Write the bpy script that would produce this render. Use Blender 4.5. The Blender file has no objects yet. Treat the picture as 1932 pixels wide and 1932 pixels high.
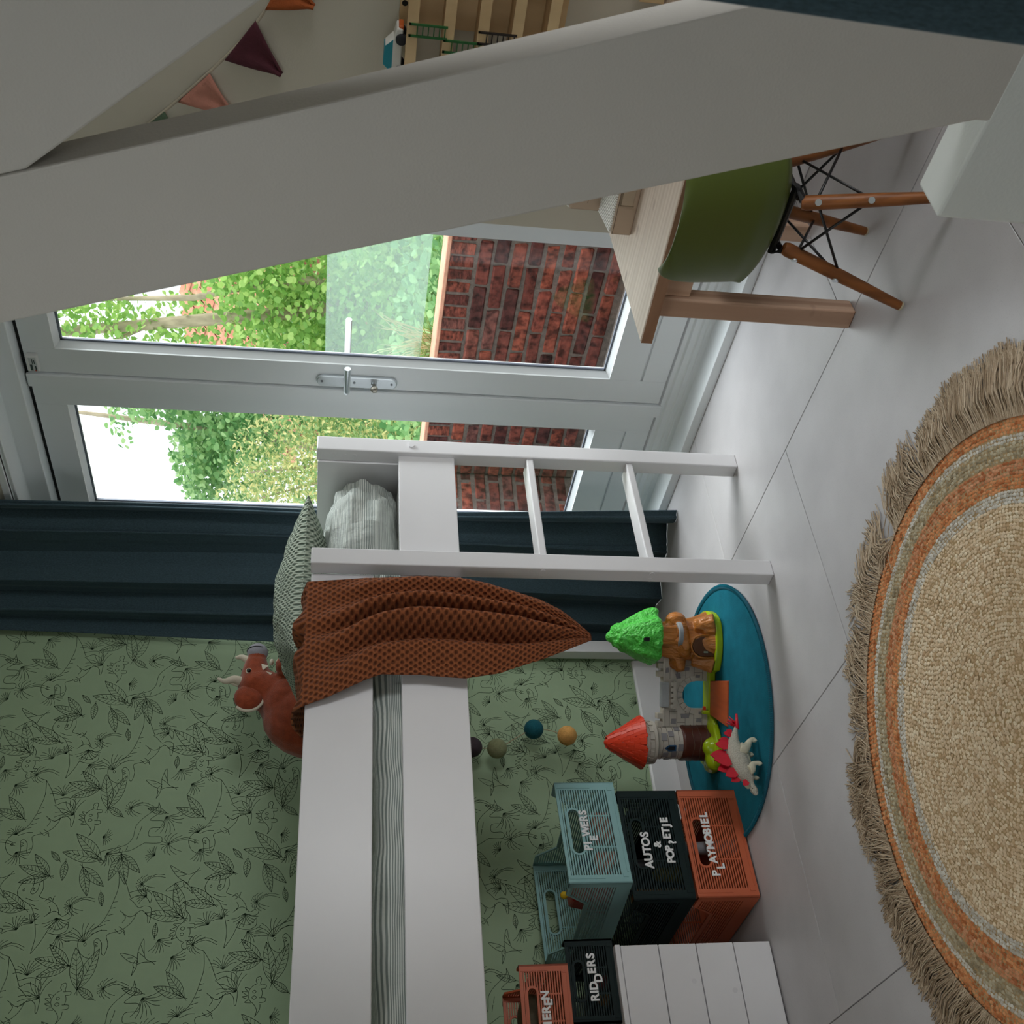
import bpy, bmesh, math, random
import numpy as np
from mathutils import Vector, Matrix, Euler
C = bpy.context.scene
COL = C.collection
PI = math.pi
rnd = random.Random(7)

# ------------------------------------------------------------------ camera, sky, lights, exposure
cd = bpy.data.cameras.new('camera'); cam = bpy.data.objects.new('camera', cd); COL.objects.link(cam)
cd.sensor_width = 36.0; cd.lens = 36.0 * 2056.696 / 1932.0
cd.clip_start = 0.02; cd.clip_end = 200
RT, DN, FW = [Vector(v) for v in [(0.64271, 0.765327, 0.034626), (0.145139, -0.077258, -0.98639), (-0.752236, 0.638988, -0.160733)]]
m = Matrix((DN, RT, -FW)).transposed().to_4x4(); m.translation = Vector((0, 0, 1.10))   # the photograph lies on its side
cam.matrix_world = m
cd.dof.use_dof = True; cd.dof.focus_distance = 3.0; cd.dof.aperture_fstop = 20
C.camera = cam
C.view_settings.view_transform = 'Standard'; C.view_settings.look = 'None'
C.view_settings.gamma = 1.0; C.view_settings.use_curve_mapping = False
C.view_settings.exposure = -0.27

w = bpy.data.worlds.new('overcast_sky'); C.world = w; w.use_nodes = True
bg = w.node_tree.nodes['Background']; bg.inputs[0].default_value = (0.93, 0.97, 1.0, 1); bg.inputs[1].default_value = 2.3

def light(name, kind, loc, target, energy, color, size=None, size_y=None, angle=None):
    l = bpy.data.lights.new(name, kind); o = bpy.data.objects.new(name, l); COL.objects.link(o)
    o.location = loc; d = Vector(target) - Vector(loc); o.rotation_euler = d.to_track_quat('-Z', 'Y').to_euler()
    l.energy = energy; l.color = color
    if kind == 'AREA': l.shape = 'RECTANGLE'; l.size = size; l.size_y = size_y or size
    if angle: l.angle = angle
    return o
light('hazy_sun', 'SUN', (1.6, 6.0, 5.2), (-1.2, 2.0, 0.6), 3.6, (1.0, 0.97, 0.93), angle=math.radians(42))
light('window_daylight', 'AREA', (1.32, 1.86, 0.95), (-3.06, 1.30, 0.35), 6.5, (0.97, 0.985, 1.0), 0.60, 0.85).data.spread = 1.5
light('ceiling_fill', 'AREA', (-.95, .10, 2.44), (-1.25, .35, 0), 3.5, (1.0, 0.985, 0.96), 0.90, 0.80).data.spread = 1.7  # added lamp under the ceiling, brightens the rug from above
light('rear_fill', 'AREA', (-.9, -1.95, 1.5), (-1.4, 1.2, 0.7), 1.8, (1.0, 0.97, 0.94), 1.2, 1.0)  # added weak fill from behind the camera
light('balcony_fill', 'AREA', (-1.9, 3.4, 3.1), (-1.6, 1.6, 0.3), 185, (0.90, 0.95, 1.0), 2.4, 1.2)  # added area lamp, strengthens the daylight entering at the doors

# ------------------------------------------------------------------ helpers
def sc(c):
    'sRGB 0-255 to linear'
    return tuple(((v/255)/12.92 if v/255 <= .04045 else ((v/255+.055)/1.055)**2.4) for v in c)

class N:
    def __init__(s, name, rough=.5, spec=.5):
        s.m = bpy.data.materials.new(name); s.m.use_nodes = True; s.t = s.m.node_tree; s.b = s.t.nodes['Principled BSDF']
        s.b.inputs['Roughness'].default_value = rough
        s.b.inputs['Specular IOR Level'].default_value = spec
    def n(s, kind, **kw):
        x = s.t.nodes.new(kind)
        for k, v in kw.items():
            if k in x.inputs: x.inputs[k].default_value = v
            else: setattr(x, k, v)
        return x
    def l(s, a, b): s.t.links.new(a, b)
    def coord(s, kind='Object', scale=None, rot=None):
        tc = s.n('ShaderNodeTexCoord'); o = tc.outputs[kind]
        if scale or rot:
            mp = s.n('ShaderNodeMapping')
            if scale: mp.inputs['Scale'].default_value = scale
            if rot: mp.inputs['Rotation'].default_value = rot
            s.l(o, mp.inputs[0]); o = mp.outputs[0]
        return o
    def ramp(s, fac, stops):
        r = s.n('ShaderNodeValToRGB'); e = r.color_ramp.elements
        while len(e) < len(stops): e.new(.5)
        for k, (p, c) in enumerate(stops): e[k].position = p; e[k].color = (*c, 1) if len(c) == 3 else c
        s.l(fac, r.inputs[0]); return r.outputs[0]
    def color(s, o): s.l(o, s.b.inputs['Base Color'])
    def bump(s, h, strength=.3, dist=.01):
        b = s.n('ShaderNodeBump'); b.inputs['Strength'].default_value = strength; b.inputs['Distance'].default_value = dist
        s.l(h, b.inputs['Height']); s.l(b.outputs[0], s.b.inputs['Normal'])

def var(c, f): return tuple(min(1, max(0, v*f)) for v in c)
def plain(name, rgb, rough=.5, noise=0.0, nscale=20, bump=0.0, bscale=200, spec=.5, stretch=None, coat=0, metal=0, bdist=.004):
    s = N(name, rough, spec); c = sc(rgb)
    s.b.inputs['Base Color'].default_value = (*c, 1); s.b.inputs['Metallic'].default_value = metal
    if coat: s.b.inputs['Coat Weight'].default_value = coat; s.b.inputs['Coat Roughness'].default_value = .15
    if noise:
        t = s.n('ShaderNodeTexNoise', Scale=nscale, Detail=4.0); s.l(s.coord('Object', stretch), t.inputs['Vector'])
        s.color(s.ramp(t.outputs[0], [(.3, var(c, 1-noise)), (.7, var(c, 1+noise))]))
    if bump:
        t2 = s.n('ShaderNodeTexNoise', Scale=bscale, Detail=3.0); s.l(s.coord('Object', stretch), t2.inputs['Vector'])
        s.bump(t2.outputs[0], bump, bdist)
    return s.m

class MB:
    def __init__(s): s.v = []; s.f = []; s.uv = None
    def add(s, vs, fs):
        b = len(s.v); s.v.extend([tuple(v) for v in vs]); s.f.extend([tuple(i+b for i in f) for f in fs]); return s
    def box(s, x0, x1, y0, y1, z0, z1, ch=0):
        if ch:
            c = ch; xs = (x0, x0+c, x1-c, x1); ys = (y0, y0+c, y1-c, y1); zs = (z0, z0+c, z1-c, z1)
            vs = []; fs = []
            # 24 vertex chamfered box
            idx = {}
            for ix in (0, 1):
                for iy in (0, 1):
                    for iz in (0, 1):
                        for a in range(3):
                            x = xs[(1, 2)[ix]] if a != 0 else xs[(0, 3)[ix]]
                            y = ys[(1, 2)[iy]] if a != 1 else ys[(0, 3)[iy]]
                            z = zs[(1, 2)[iz]] if a != 2 else zs[(0, 3)[iz]]
                            idx[(ix, iy, iz, a)] = len(vs); vs.append((x, y, z))
            g = lambda ix, iy, iz, a: idx[(ix, iy, iz, a)]
            for k in (0, 1):
                q = [g(k, 0, 0, 0), g(k, 1, 0, 0), g(k, 1, 1, 0), g(k, 0, 1, 0)]; fs.append(q if k else q[::-1])
                q = [g(0, k, 0, 1), g(1, k, 0, 1), g(1, k, 1, 1), g(0, k, 1, 1)]; fs.append(q[::-1] if k else q)
                q = [g(0, 0, k, 2), g(1, 0, k, 2), g(1, 1, k, 2), g(0, 1, k, 2)]; fs.append(q if k else q[::-1])
            for i in (0, 1):
                for j in (0, 1):
                    fl = (i == j)
                    q = [g(i, j, 0, 0), g(i, j, 0, 1), g(i, j, 1, 1), g(i, j, 1, 0)]; fs.append(q if fl else q[::-1])
                    q = [g(i, 0, j, 2), g(i, 0, j, 0), g(i, 1, j, 0), g(i, 1, j, 2)]; fs.append(q[::-1] if not fl else q)
                    q = [g(0, i, j, 1), g(0, i, j, 2), g(1, i, j, 2), g(1, i, j, 1)]; fs.append(q[::-1] if not fl else q)
            for i in (0, 1):
                for j in (0, 1):
                    for k in (0, 1):
                        q = [g(i, j, k, 0), g(i, j, k, 1), g(i, j, k, 2)]
                        fs.append(q if (i+j+k) % 2 else q[::-1])
            return s.add(vs, fs)
        vs = [(x, y, z) for x in (x0, x1) for y in (y0, y1) for z in (z0, z1)]
        return s.add(vs, [(0, 1, 3, 2), (4, 6, 7, 5), (0, 4, 5, 1), (2, 3, 7, 6), (0, 2, 6, 4), (1, 5, 7, 3)])
    def hexa(s, p):
        'eight corners: bottom 4 counter-clockwise, top 4'
        return s.add(p, [(3, 2, 1, 0), (4, 5, 6, 7), (0, 1, 5, 4), (1, 2, 6, 5), (2, 3, 7, 6), (3, 0, 4, 7)])
    def prism(s, poly, a0, a1, axis='y'):
        'polygon in the two other axes, extruded along axis'
        n = len(poly)
        P = {'x': lambda p, a: (a, p[0], p[1]), 'y': lambda p, a: (p[0], a, p[1]), 'z': lambda p, a: (p[0], p[1], a)}[axis]
        vs = [P(p, a0) for p in poly] + [P(p, a1) for p in poly]
        return s.add(vs, [tuple(range(n))[::-1], tuple(range(n, 2*n))] + [(i, (i+1) % n, n+(i+1) % n, n+i) for i in range(n)])
    def tube(s, pts, r, n=8, cap=True):
        pts = [Vector(p) for p in pts]; rs = r if isinstance(r, (list, tuple)) else [r]*len(pts)
        up = None; rings = []
        for i, p in enumerate(pts):
            d = (pts[min(i+1, len(pts)-1)] - pts[max(i-1, 0)]).normalized()
            if up is None: up = Vector((0, 0, 1)) if abs(d.z) < .9 else Vector((1, 0, 0))
            a = d.cross(up); 
            if a.length < 1e-6: a = d.orthogonal()
            a.normalize(); b = a.cross(d); up = b
            rings.append([p + (a*math.cos(2*PI*k/n) + b*math.sin(2*PI*k/n))*rs[i] for k in range(n)])
        vs = [q for R in rings for q in R]; fs = []
        for i in range(len(pts)-1):
            for k in range(n):
                fs.append((i*n+k, i*n+(k+1) % n, (i+1)*n+(k+1) % n, (i+1)*n+k))
        if cap: fs.append(tuple(range(n))[::-1]); fs.append(tuple(range((len(pts)-1)*n, len(pts)*n)))
        return s.add(vs, fs)
    def lathe(s, prof, n=24, c=(0, 0, 0), cap=True, f=None):
        'prof: (radius, z)'
        vs = []; fs = []
        for j, (r, z) in enumerate(prof):
            for k in range(n):
                a = 2*PI*k/n; rr = r*(f(a, j/(len(prof)-1)) if f else 1)
                vs.append((c[0]+rr*math.cos(a), c[1]+rr*math.sin(a), c[2]+z))
        for j in range(len(prof)-1):
            for k in range(n): fs.append((j*n+k, j*n+(k+1) % n, (j+1)*n+(k+1) % n, (j+1)*n+k))
        if cap: fs.append(tuple(range(n))[::-1]); fs.append(tuple(range((len(prof)-1)*n, len(prof)*n)))
        return s.add(vs, fs)
    def ball(s, c, r, nu=16, nv=10, f=None):
        rx, ry, rz = r if isinstance(r, (tuple, list)) else (r, r, r)
        vs = [(c[0], c[1], c[2]-rz)]; fs = []
        for j in range(1, nv):
            t = -PI/2 + PI*j/nv
            for k in range(nu):
                a = 2*PI*k/nu; vs.append((c[0]+rx*math.cos(t)*math.cos(a), c[1]+ry*math.cos(t)*math.sin(a), c[2]+rz*math.sin(t)))
        vs.append((c[0], c[1], c[2]+rz)); L = len(vs)-1
        for k in range(nu):
            fs.append((0, 1+(k+1) % nu, 1+k)); fs.append((L, L-nu+k, L-nu+(k+1) % nu))
        for j in range(nv-2):
            for k in range(nu): fs.append((1+j*nu+k, 1+j*nu+(k+1) % nu, 1+(j+1)*nu+(k+1) % nu, 1+(j+1)*nu+k))
        return s.add(vs, fs)
    def grid(s, nu, nv, fn, uv=None):
        'fn(u,v)->xyz with u,v in 0..1; quad sheet with uvs'
        vs = []; uvs = []
        for j in range(nv+1):
            for i in range(nu+1):
                vs.append(fn(i/nu, j/nv)); uvs.append((uv or (lambda a, b: (a, b)))(i/nu, j/nv))
        W = nu+1
        s.uv = uvs if s.uv is None else s.uv + uvs
        return s.add(vs, [(j*W+i, j*W+i+1, (j+1)*W+i+1, (j+1)*W+i) for j in range(nv) for i in range(nu)])
    def xf(s, M):
        s.v = [tuple(M @ Vector(v)) for v in s.v]; return s
    def mesh(s, name, smooth=False):
        me = bpy.data.meshes.new(name); me.from_pydata(s.v, [], s.f)
        if s.uv is not None:
            ul = me.uv_layers.new(name='UVMap'); li = np.empty(len(me.loops), dtype=np.int32); me.loops.foreach_get('vertex_index', li)
            ul.data.foreach_set('uv', np.array(s.uv, dtype=np.float32)[li].ravel())
        if smooth: me.polygons.foreach_set('use_smooth', [True]*len(me.polygons))
        me.update(); return me

def setp(o, label=None, cat=None, group=None, kind=None):
    if label: o['label'] = label
    if cat: o['category'] = cat
    if group: o['group'] = group
    if kind: o['kind'] = kind
    return o
def thing(name, label, cat, loc=(0, 0, 0), rot=(0, 0, 0), group=None):
    o = bpy.data.objects.new(name, None); COL.objects.link(o); o.empty_display_size = .05
    o.location = loc; o.rotation_euler = rot
    return setp(o, label, cat, group)
def obj(name, mb, mt, parent=None, smooth=False, bevel=0, world=False, subs=0, auto=None, label=None, kind=None, loc=None, rot=None, solid=0):
    me = mb if isinstance(mb, bpy.types.Mesh) else mb.mesh(name, smooth)
    o = bpy.data.objects.new(name, me); COL.objects.link(o)
    if mt and not me.materials: me.materials.append(mt)
    if parent:
        o.parent = parent
        if world:
            P = Matrix.LocRotScale(parent.location, parent.rotation_euler, None)
            if parent.parent: P = Matrix.LocRotScale(parent.parent.location, parent.parent.rotation_euler, None) @ P
            o.matrix_local = P.inverted()
    if loc: o.location = loc
    if rot: o.rotation_euler = rot
    if solid: md = o.modifiers.new('solid', 'SOLIDIFY'); md.thickness = solid; md.offset = 0
    if bevel: md = o.modifiers.new('bevel', 'BEVEL'); md.width = bevel; md.segments = 2; md.limit_method = 'ANGLE'; md.angle_limit = .6
    if subs: md = o.modifiers.new('subsurf', 'SUBSURF'); md.levels = subs; md.render_levels = subs
    if auto:
        me.polygons.foreach_set('use_smooth', [True]*len(me.polygons))
        try: me.set_sharp_from_angle(angle=auto)
        except Exception: pass
    if label: o['label'] = label
    if kind: o['kind'] = kind
    return o
def struct(name, mb, mt, **k):
    o = obj(name, mb, mt, **k); o['kind'] = 'structure'; return o
def copy_tree(o, parent=None):
    c = o.copy(); COL.objects.link(c)
    if parent: c.parent = parent
    for ch in list(o.children): copy_tree(ch, c)
    return c
def seg(p, q, t): return tuple(a+(b-a)*t for a, b in zip(p, q))
def lerp(a, b, t): return a+(b-a)*t
def noise3(x, y, z=0, s=1): 
    from mathutils import noise
    return noise.noise(Vector((x*s, y*s, z*s)))
def interp(tab, t):
    'piecewise linear rows (t, a, b, ...)'
    for r0, r1 in zip(tab, tab[1:]):
        if t <= r1[0]:
            k = (t-r0[0])/(r1[0]-r0[0]); k = max(0, min(1, k))
            return tuple(lerp(a, b, k) for a, b in zip(r0[1:], r1[1:]))
    return tab[-1][1:]
# ------------------------------------------------------------------ shared materials
M_white = plain('white_lacquer', (232, 231, 233), .35, .015, 6, .03, 300)
M_wall = plain('white_plaster', (226, 223, 212), .8, .02, 3, .08, 260)
M_beam = plain('beam_paint', (202, 198, 191), .7, .02, 4, .10, 320)
M_frame = plain('door_paint', (236, 240, 242), .32, .012, 5, .03, 240, stretch=(1, 1, .15))
M_gap = plain('gap_black', (14, 15, 17), .7)
M_steel = plain('brushed_steel', (222, 228, 232), .34, .03, 40, metal=1.0)
M_dark = plain('dark_void', (16, 16, 17), .8)

def glass_mat():
    s = N('window_glass', .02); t = s.t
    tr = s.n('ShaderNodeBsdfTransparent'); tr.inputs[0].default_value = (.97, .985, .98, 1)
    gl = s.n('ShaderNodeBsdfGlossy'); gl.inputs['Roughness'].default_value = .015
    lw = s.n('ShaderNodeLayerWeight', Blend=.5); pw = s.n('ShaderNodeMath', operation='POWER'); pw.inputs[1].default_value = 4.0
    ma = s.n('ShaderNodeMath', operation='MULTIPLY_ADD'); ma.inputs[1].default_value = .55; ma.inputs[2].default_value = .02
    s.l(lw.outputs['Facing'], pw.inputs[0]); s.l(pw.outputs[0], ma.inputs[0]); mx = s.n('ShaderNodeMixShader')
    s.l(ma.outputs[0], mx.inputs[0]); s.l(tr.outputs[0], mx.inputs[1]); s.l(gl.outputs[0], mx.inputs[2])
    s.l(mx.outputs[0], t.nodes['Material Output'].inputs[0]); return s.m
M_glass = glass_mat()

# ------------------------------------------------------------------ room shell
def floor_mat():
    s = N('grey_vinyl_tile', .42, .4); c = s.coord('Object')
    n1 = s.n('ShaderNodeTexNoise', Scale=7.0, Detail=5.0); s.l(c, n1.inputs['Vector'])
    n2 = s.n('ShaderNodeTexNoise', Scale=420.0, Detail=2.0); s.l(c, n2.inputs['Vector'])
    a = s.ramp(n1.outputs[0], [(.3, sc((186, 183, 184))), (.7, sc((196, 193, 194)))])
    b = s.ramp(n2.outputs[0], [(.28, (.72, .72, .73)), (.40, (1, 1, 1))])
    mx = s.n('ShaderNodeMix', data_type='RGBA', blend_type='MULTIPLY'); mx.inputs[0].default_value = .55
    s.l(a, mx.inputs[6]); s.l(b, mx.inputs[7]); s.color(mx.outputs[2])
    s.bump(n2.outputs[0], .10, .002); return s.m
M_tile = floor_mat()
fl = struct('floor', MB().box(-3.2, 1.35, -2.1, 2.50, -.06, -.004), plain('floor_joint', (150, 147, 147), .9))
rows = []
tm = MB().box(-.4480, .4480, -.2957, .2957, -.010, 0, ch=.0007).mesh('tile'); tm.materials.append(M_tile)
X0, X1 = -3.08, 1.32
for r in range(-6, 4):
    y0 = 1.797+.594*(r-3) if False else .015+.594*r
    yb, ya = 1.797+.594*(r-3), 1.797+.594*(r-2)
    off = (-1.84 if (r-2) % 2 == 0 else -2.333)
    yb = max(yb, -2.08); ya = min(ya, 2.42)
    if ya-yb < .02: continue
    x = off-.898*3
    while x < X1:
        xa, xb = max(x, X0), min(x+.898, X1)
        if xb-xa > .02:
            if xb-xa > .89 and ya-yb > .59: obj('tile', tm, None, fl, loc=((xa+xb)/2, (ya+yb)/2, 0))
            else: obj('tile', MB().box(xa+.001, xb-.001, yb+.001, ya-.001, -.010, 0, ch=.0007), M_tile, fl)
        x += .898

M_paper = plain('green_wallpaper', (160, 182, 148), .62, .015, 5, .05, 500, spec=.35)
wl = struct('wall_left', MB().box(-3.16, -3.06, -2.1, 2.50, -.05, 2.45), M_paper)
wb = MB()
for b in ((-3.16, -2.985, 0, 2.45), (-1.576, 1.35, 0, 2.45), (-2.985, -1.576, 2.068, 2.45)):
    wb.box(b[0], b[1], 2.27, 2.50, b[2]-.05*(b[2] == 0), b[3])
struct('wall_back', wb, plain('beige_plaster', (206, 200, 184), .8, .02, 3, .08, 260))
wfm = MB()
for b in ((-3.16, -1.55, -.05, 2.45), (-.25, 1.35, -.05, 2.45), (-1.55, -.25, -.05, .95), (-1.55, -.25, 2.01, 2.45)): wfm.box(b[0], b[1], -2.2, -2.1, b[2], b[3])
struct('wall_front', wfm, M_wall)
wr = MB()
for b in ((-2.2, 1.30, -.05, 2.45), (2.20, 2.5, -.05, 2.45), (1.30, 2.20, -.05, .47), (1.30, 2.20, 1.53, 2.45)):
    wr.box(1.35, 1.47, b[0], b[1], b[2], b[3])
struct('wall_right', wr, M_wall)
def win(name, ax):
    wf = MB()
    for b in ((0, .05, 0, 1.06), (.85, .90, 0, 1.06), (.05, .85, 0, .05), (.05, .85, 1.01, 1.06)):
        if ax == 'x': wf.box(1.36, 1.43, 1.30+b[0], 1.30+b[1], .47+b[2], .47+b[3])
        else: wf.box(-1.55+b[0]*1.444, -1.55+b[1]*1.444, -2.17, -2.11, .95+b[2], .95+b[3])
    w1 = struct(name, wf, M_frame)
    if ax == 'x': obj('glass_pane', MB().box(1.395, 1.40, 1.35, 2.15, .52, 1.48), M_glass, w1)
    else: obj('glass_pane', MB().box(-1.478, -.322, -2.142, -2.138, 1.0, 1.96), M_glass, w1)
win('window_1', 'x'); win('added_window_2', 'y')  # the second one, unseen behind the camera, is added for the rear fill
cg = MB()
for b in ((-3.16, -1.42, -2.2, 2.5), (-.48, 1.47, -2.2, 2.5), (-1.42, -.48, -2.2, -.32), (-1.42, -.48, .52, 2.5)): cg.box(*b, 2.45, 2.55)
struct('ceiling', cg, M_wall)
w3 = struct('added_window_3', MB().box(-1.42, -1.37, -.32, .52, 2.46, 2.54).box(-.53, -.48, -.32, .52, 2.46, 2.54).box(-1.37, -.53, -.32, -.27, 2.46, 2.54).box(-1.37, -.53, .47, .52, 2.46, 2.54), M_frame)  # unseen ceiling opening, added to house the lamp over the rug
obj('glass_pane', MB().box(-1.37, -.53, -.27, .47, 2.50, 2.505), M_glass, w3)
bbm = MB().prism([(-3.06, 0), (-3.046, 0), (-3.046, .082), (-3.05, .088), (-3.06, .088)], -2.1, 1.945)
struct('baseboard_left', bbm, M_white)
struct('baseboard_back', MB().box(-1.55, 1.3, 2.256, 2.27, 0, .088, ch=.003), M_white)

# ------------------------------------------------------------------ boxed roof truss in front of the door
tr = struct('trim_1', MB().prism([(-.335, .30), (-.573+.0, .30), (-.5745, .392), (-.967, 1.521), (-1.293, 2.45), (-1.083, 2.45), (-.7425, 1.450), (-.632, 1.132), (-.506, .78)], 1.10, 1.148, 'y'), M_beam, bevel=.003)
struct('trim_2', MB().prism([(-.7405, 1.449), (.40, .081), (.75, .40), (.75, 2.45), (-1.08, 2.45)], 1.1004, 1.22, 'y'), M_beam, bevel=.003)
struct('trim_3', MB().box(-.704, -.12, 1.0996, 1.172, 0, .378), plain('plinth_paint', (226, 230, 226), .6, .02, 4, .12, 200), bevel=.004)

# ------------------------------------------------------------------ double door with its frame and sill
frm = struct('trim_4', MB().prism([(2.281, 2.056), (2.369, 2.056), (2.369, 1.993), (2.45, 1.993), (2.45, 2.09), (2.266, 2.09), (2.266, 2.068), (2.281, 2.068)], -2.99, -1.57, 'x'), M_frame, bevel=.003)
obj('gap_strip', MB().box(-2.98, -1.6, 2.425, 2.45, 1.978, 1.995), M_gap, frm)  # black strip set in as the dark of the gap over the leaves
for x0, x1 in ((-3.0, -2.95), (-1.650, -1.576)):
    obj('jamb', MB().box(x0, x1, 2.369, 2.45, .0, 2.0), M_frame, frm)
sill = struct('trim_5', MB().prism([(2.3035, 0), (2.45, 0), (2.45, .098), (2.416, .098), (2.416, .084), (2.408, .080), (2.408, .062), (2.402, .058), (2.402, .046), (2.396, .044), (2.396, .0285), (2.306, .0265)], -2.985, -1.576, 'x'), M_frame, bevel=.0015)

def leaf(name, x0, x1, g0, g1, astragal=None):
    z0, z1, gz0, gz1 = .104, 1.983, .295, 1.883; y0, y1 = 2.42, 2.475
    b = MB()
    b.box(x0, g0-.012, y0, y1, z0, z1); b.box(g1+.012, x1, y0, y1, z0, z1)
    b.box(g0-.012, g1+.012, y0, y1, gz1+.012, z1)
    b.box(g0-.012, g1+.012, y0, y1, z0, .179); b.box(g0-.012, g1+.012, y0, y1, .186, gz0-.012); b.box(g0-.012, g1+.012, y0+.006, y1, .178, .187)
    d = struct(name, b, M_frame, bevel=.0012)
    bd = MB()
    O = (g0-.013, g1+.013, gz0-.013, gz1+.013); I = (g0, g1, gz0, gz1)
    for y_o, y_i in ((y0+.004, y0+.024), (y1-.004, y1-.022)):
        vs = [(O[0], y_o, O[2]), (O[1], y_o, O[2]), (O[1], y_o, O[3]), (O[0], y_o, O[3]), (I[0], y_i, I[2]), (I[1], y_i, I[2]), (I[1], y_i, I[3]), (I[0], y_i, I[3])]
        bd.add(vs, [(0, 1, 5, 4), (1, 2, 6, 5), (2, 3, 7, 6), (3, 0, 4, 7)])
    obj('glazing_bead', bd, plain('bead_paint', (236, 240, 242), .35), d)
    sp = MB(); y = y0+.0285
    for q in ((I[0], I[0]+.006, I[2], I[3]), (I[1]-.006, I[1], I[2], I[3]), (I[0], I[1], I[2], I[2]+.006), (I[0], I[1], I[3]-.006, I[3])): sp.box(q[0], q[1], y-.003, y+.003, q[2], q[3])
    obj('spacer_bar', sp, plain('spacer_grey', (120, 126, 140), .4), d)
    obj('glass_pane', MB().box(g0-.004, g1+.004, y-.002, y+.002, gz0-.004, gz1+.004), M_glass, d)
    if astragal: obj('astragal', MB().box(astragal[0], astragal[1], y0-.010, y0+.002, z0-.012, z1+.006, ch=.003), M_frame, d)
    return d
d1 = leaf('door_1', -2.298, -1.655, -2.195, -1.740)
d2 = leaf('door_2', -2.945, -2.302, -2.895, -2.440, (-2.352, -2.302))
# lever handle on its long plate
pl = MB(); n = 10; prof = []
for k in range(n+1): prof.append((-2.2665+.021*math.cos(PI*k/n), 1.145+.021*math.sin(PI*k/n)))
for k in range(n+1): prof.append((-2.2665+.021*math.cos(PI+PI*k/n), .948+.021*math.sin(PI+PI*k/n)))
pl.prism(prof[::-1], 2.409, 2.4195, 'y')
hp = obj('handle_plate', pl, M_steel, d1, bevel=.003)
lv = MB().tube([(-2.2665, 2.412, 1.077), (-2.2665, 2.372, 1.077), (-2.262, 2.363, 1.077), (-2.252, 2.358, 1.077), (-2.165, 2.358, 1.0765)], .0095, 12)
obj('lever', lv, M_steel, hp, auto=.7)
ks = MB().tube([(-2.2665, 2.41, .997), (-2.2665, 2.400, .997)], .0085, 14)
obj('lock_cylinder', ks, M_steel, hp, auto=.7)
ky = MB().box(-2.268, -2.265, 2.385, 2.402, .993, 1.001); ky.tube([(-2.2665, 2.386, .985), (-2.2665, 2.386, .990), (-2.2665, 2.384, 1.0), (-2.2665, 2.384, 1.006)], [.004, .011, .011, .005], 12)
obj('key', ky, plain('key_nickel', (170, 165, 155), .35, metal=1), hp)
for z in (1.150, .944, 1.055): obj('screw', MB().tube([(-2.2665, 2.4095, z), (-2.2665, 2.4075, z)], .004, 10), plain('screw_steel', (140, 145, 150), .3, metal=1), hp)
ol = MB().tube([(-2.2665, 2.476, 1.077), (-2.2665, 2.53, 1.077), (-2.25, 2.54, 1.077), (-2.135, 2.54, 1.077)], .0095, 12)
obj('outer_lever', ol, M_steel, d1, auto=.7)
# little white sensor stuck on the door
sn = thing('alarm_sensor', 'small white plastic alarm sensor with a printed label stuck at the top of the door', 'sensor', (-2.255, 2.42, 1.961))
obj('housing', MB().box(-2.285, -2.226, 2.404, 2.4195, 1.944, 1.976), plain('sensor_white', (232, 232, 230), .4), sn, world=True, bevel=.003)
obj('printed_label', MB().box(-2.281, -2.232, 2.4032, 2.4041, 1.949, 1.969), plain('label_paper', (196, 200, 200), .5), sn, world=True)
pr = MB()
for x0, x1, z0, z1 in ((-2.279, -2.257, 1.9605, 1.967), (-2.278, -2.262, 1.951, 1.9545), (-2.255, -2.236, 1.958, 1.9605), (-2.255, -2.240, 1.953, 1.9555)): pr.box(x0, x1, 2.4028, 2.4033, z0, z1)
obj('print', pr, plain('label_ink', (44, 62, 58), .5), sn, world=True)
obj('red_mark', MB().box(-2.2815, -2.276, 2.4028, 2.4033, 1.952, 1.956), plain('label_red', (190, 60, 40), .5), sn, world=True)

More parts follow.
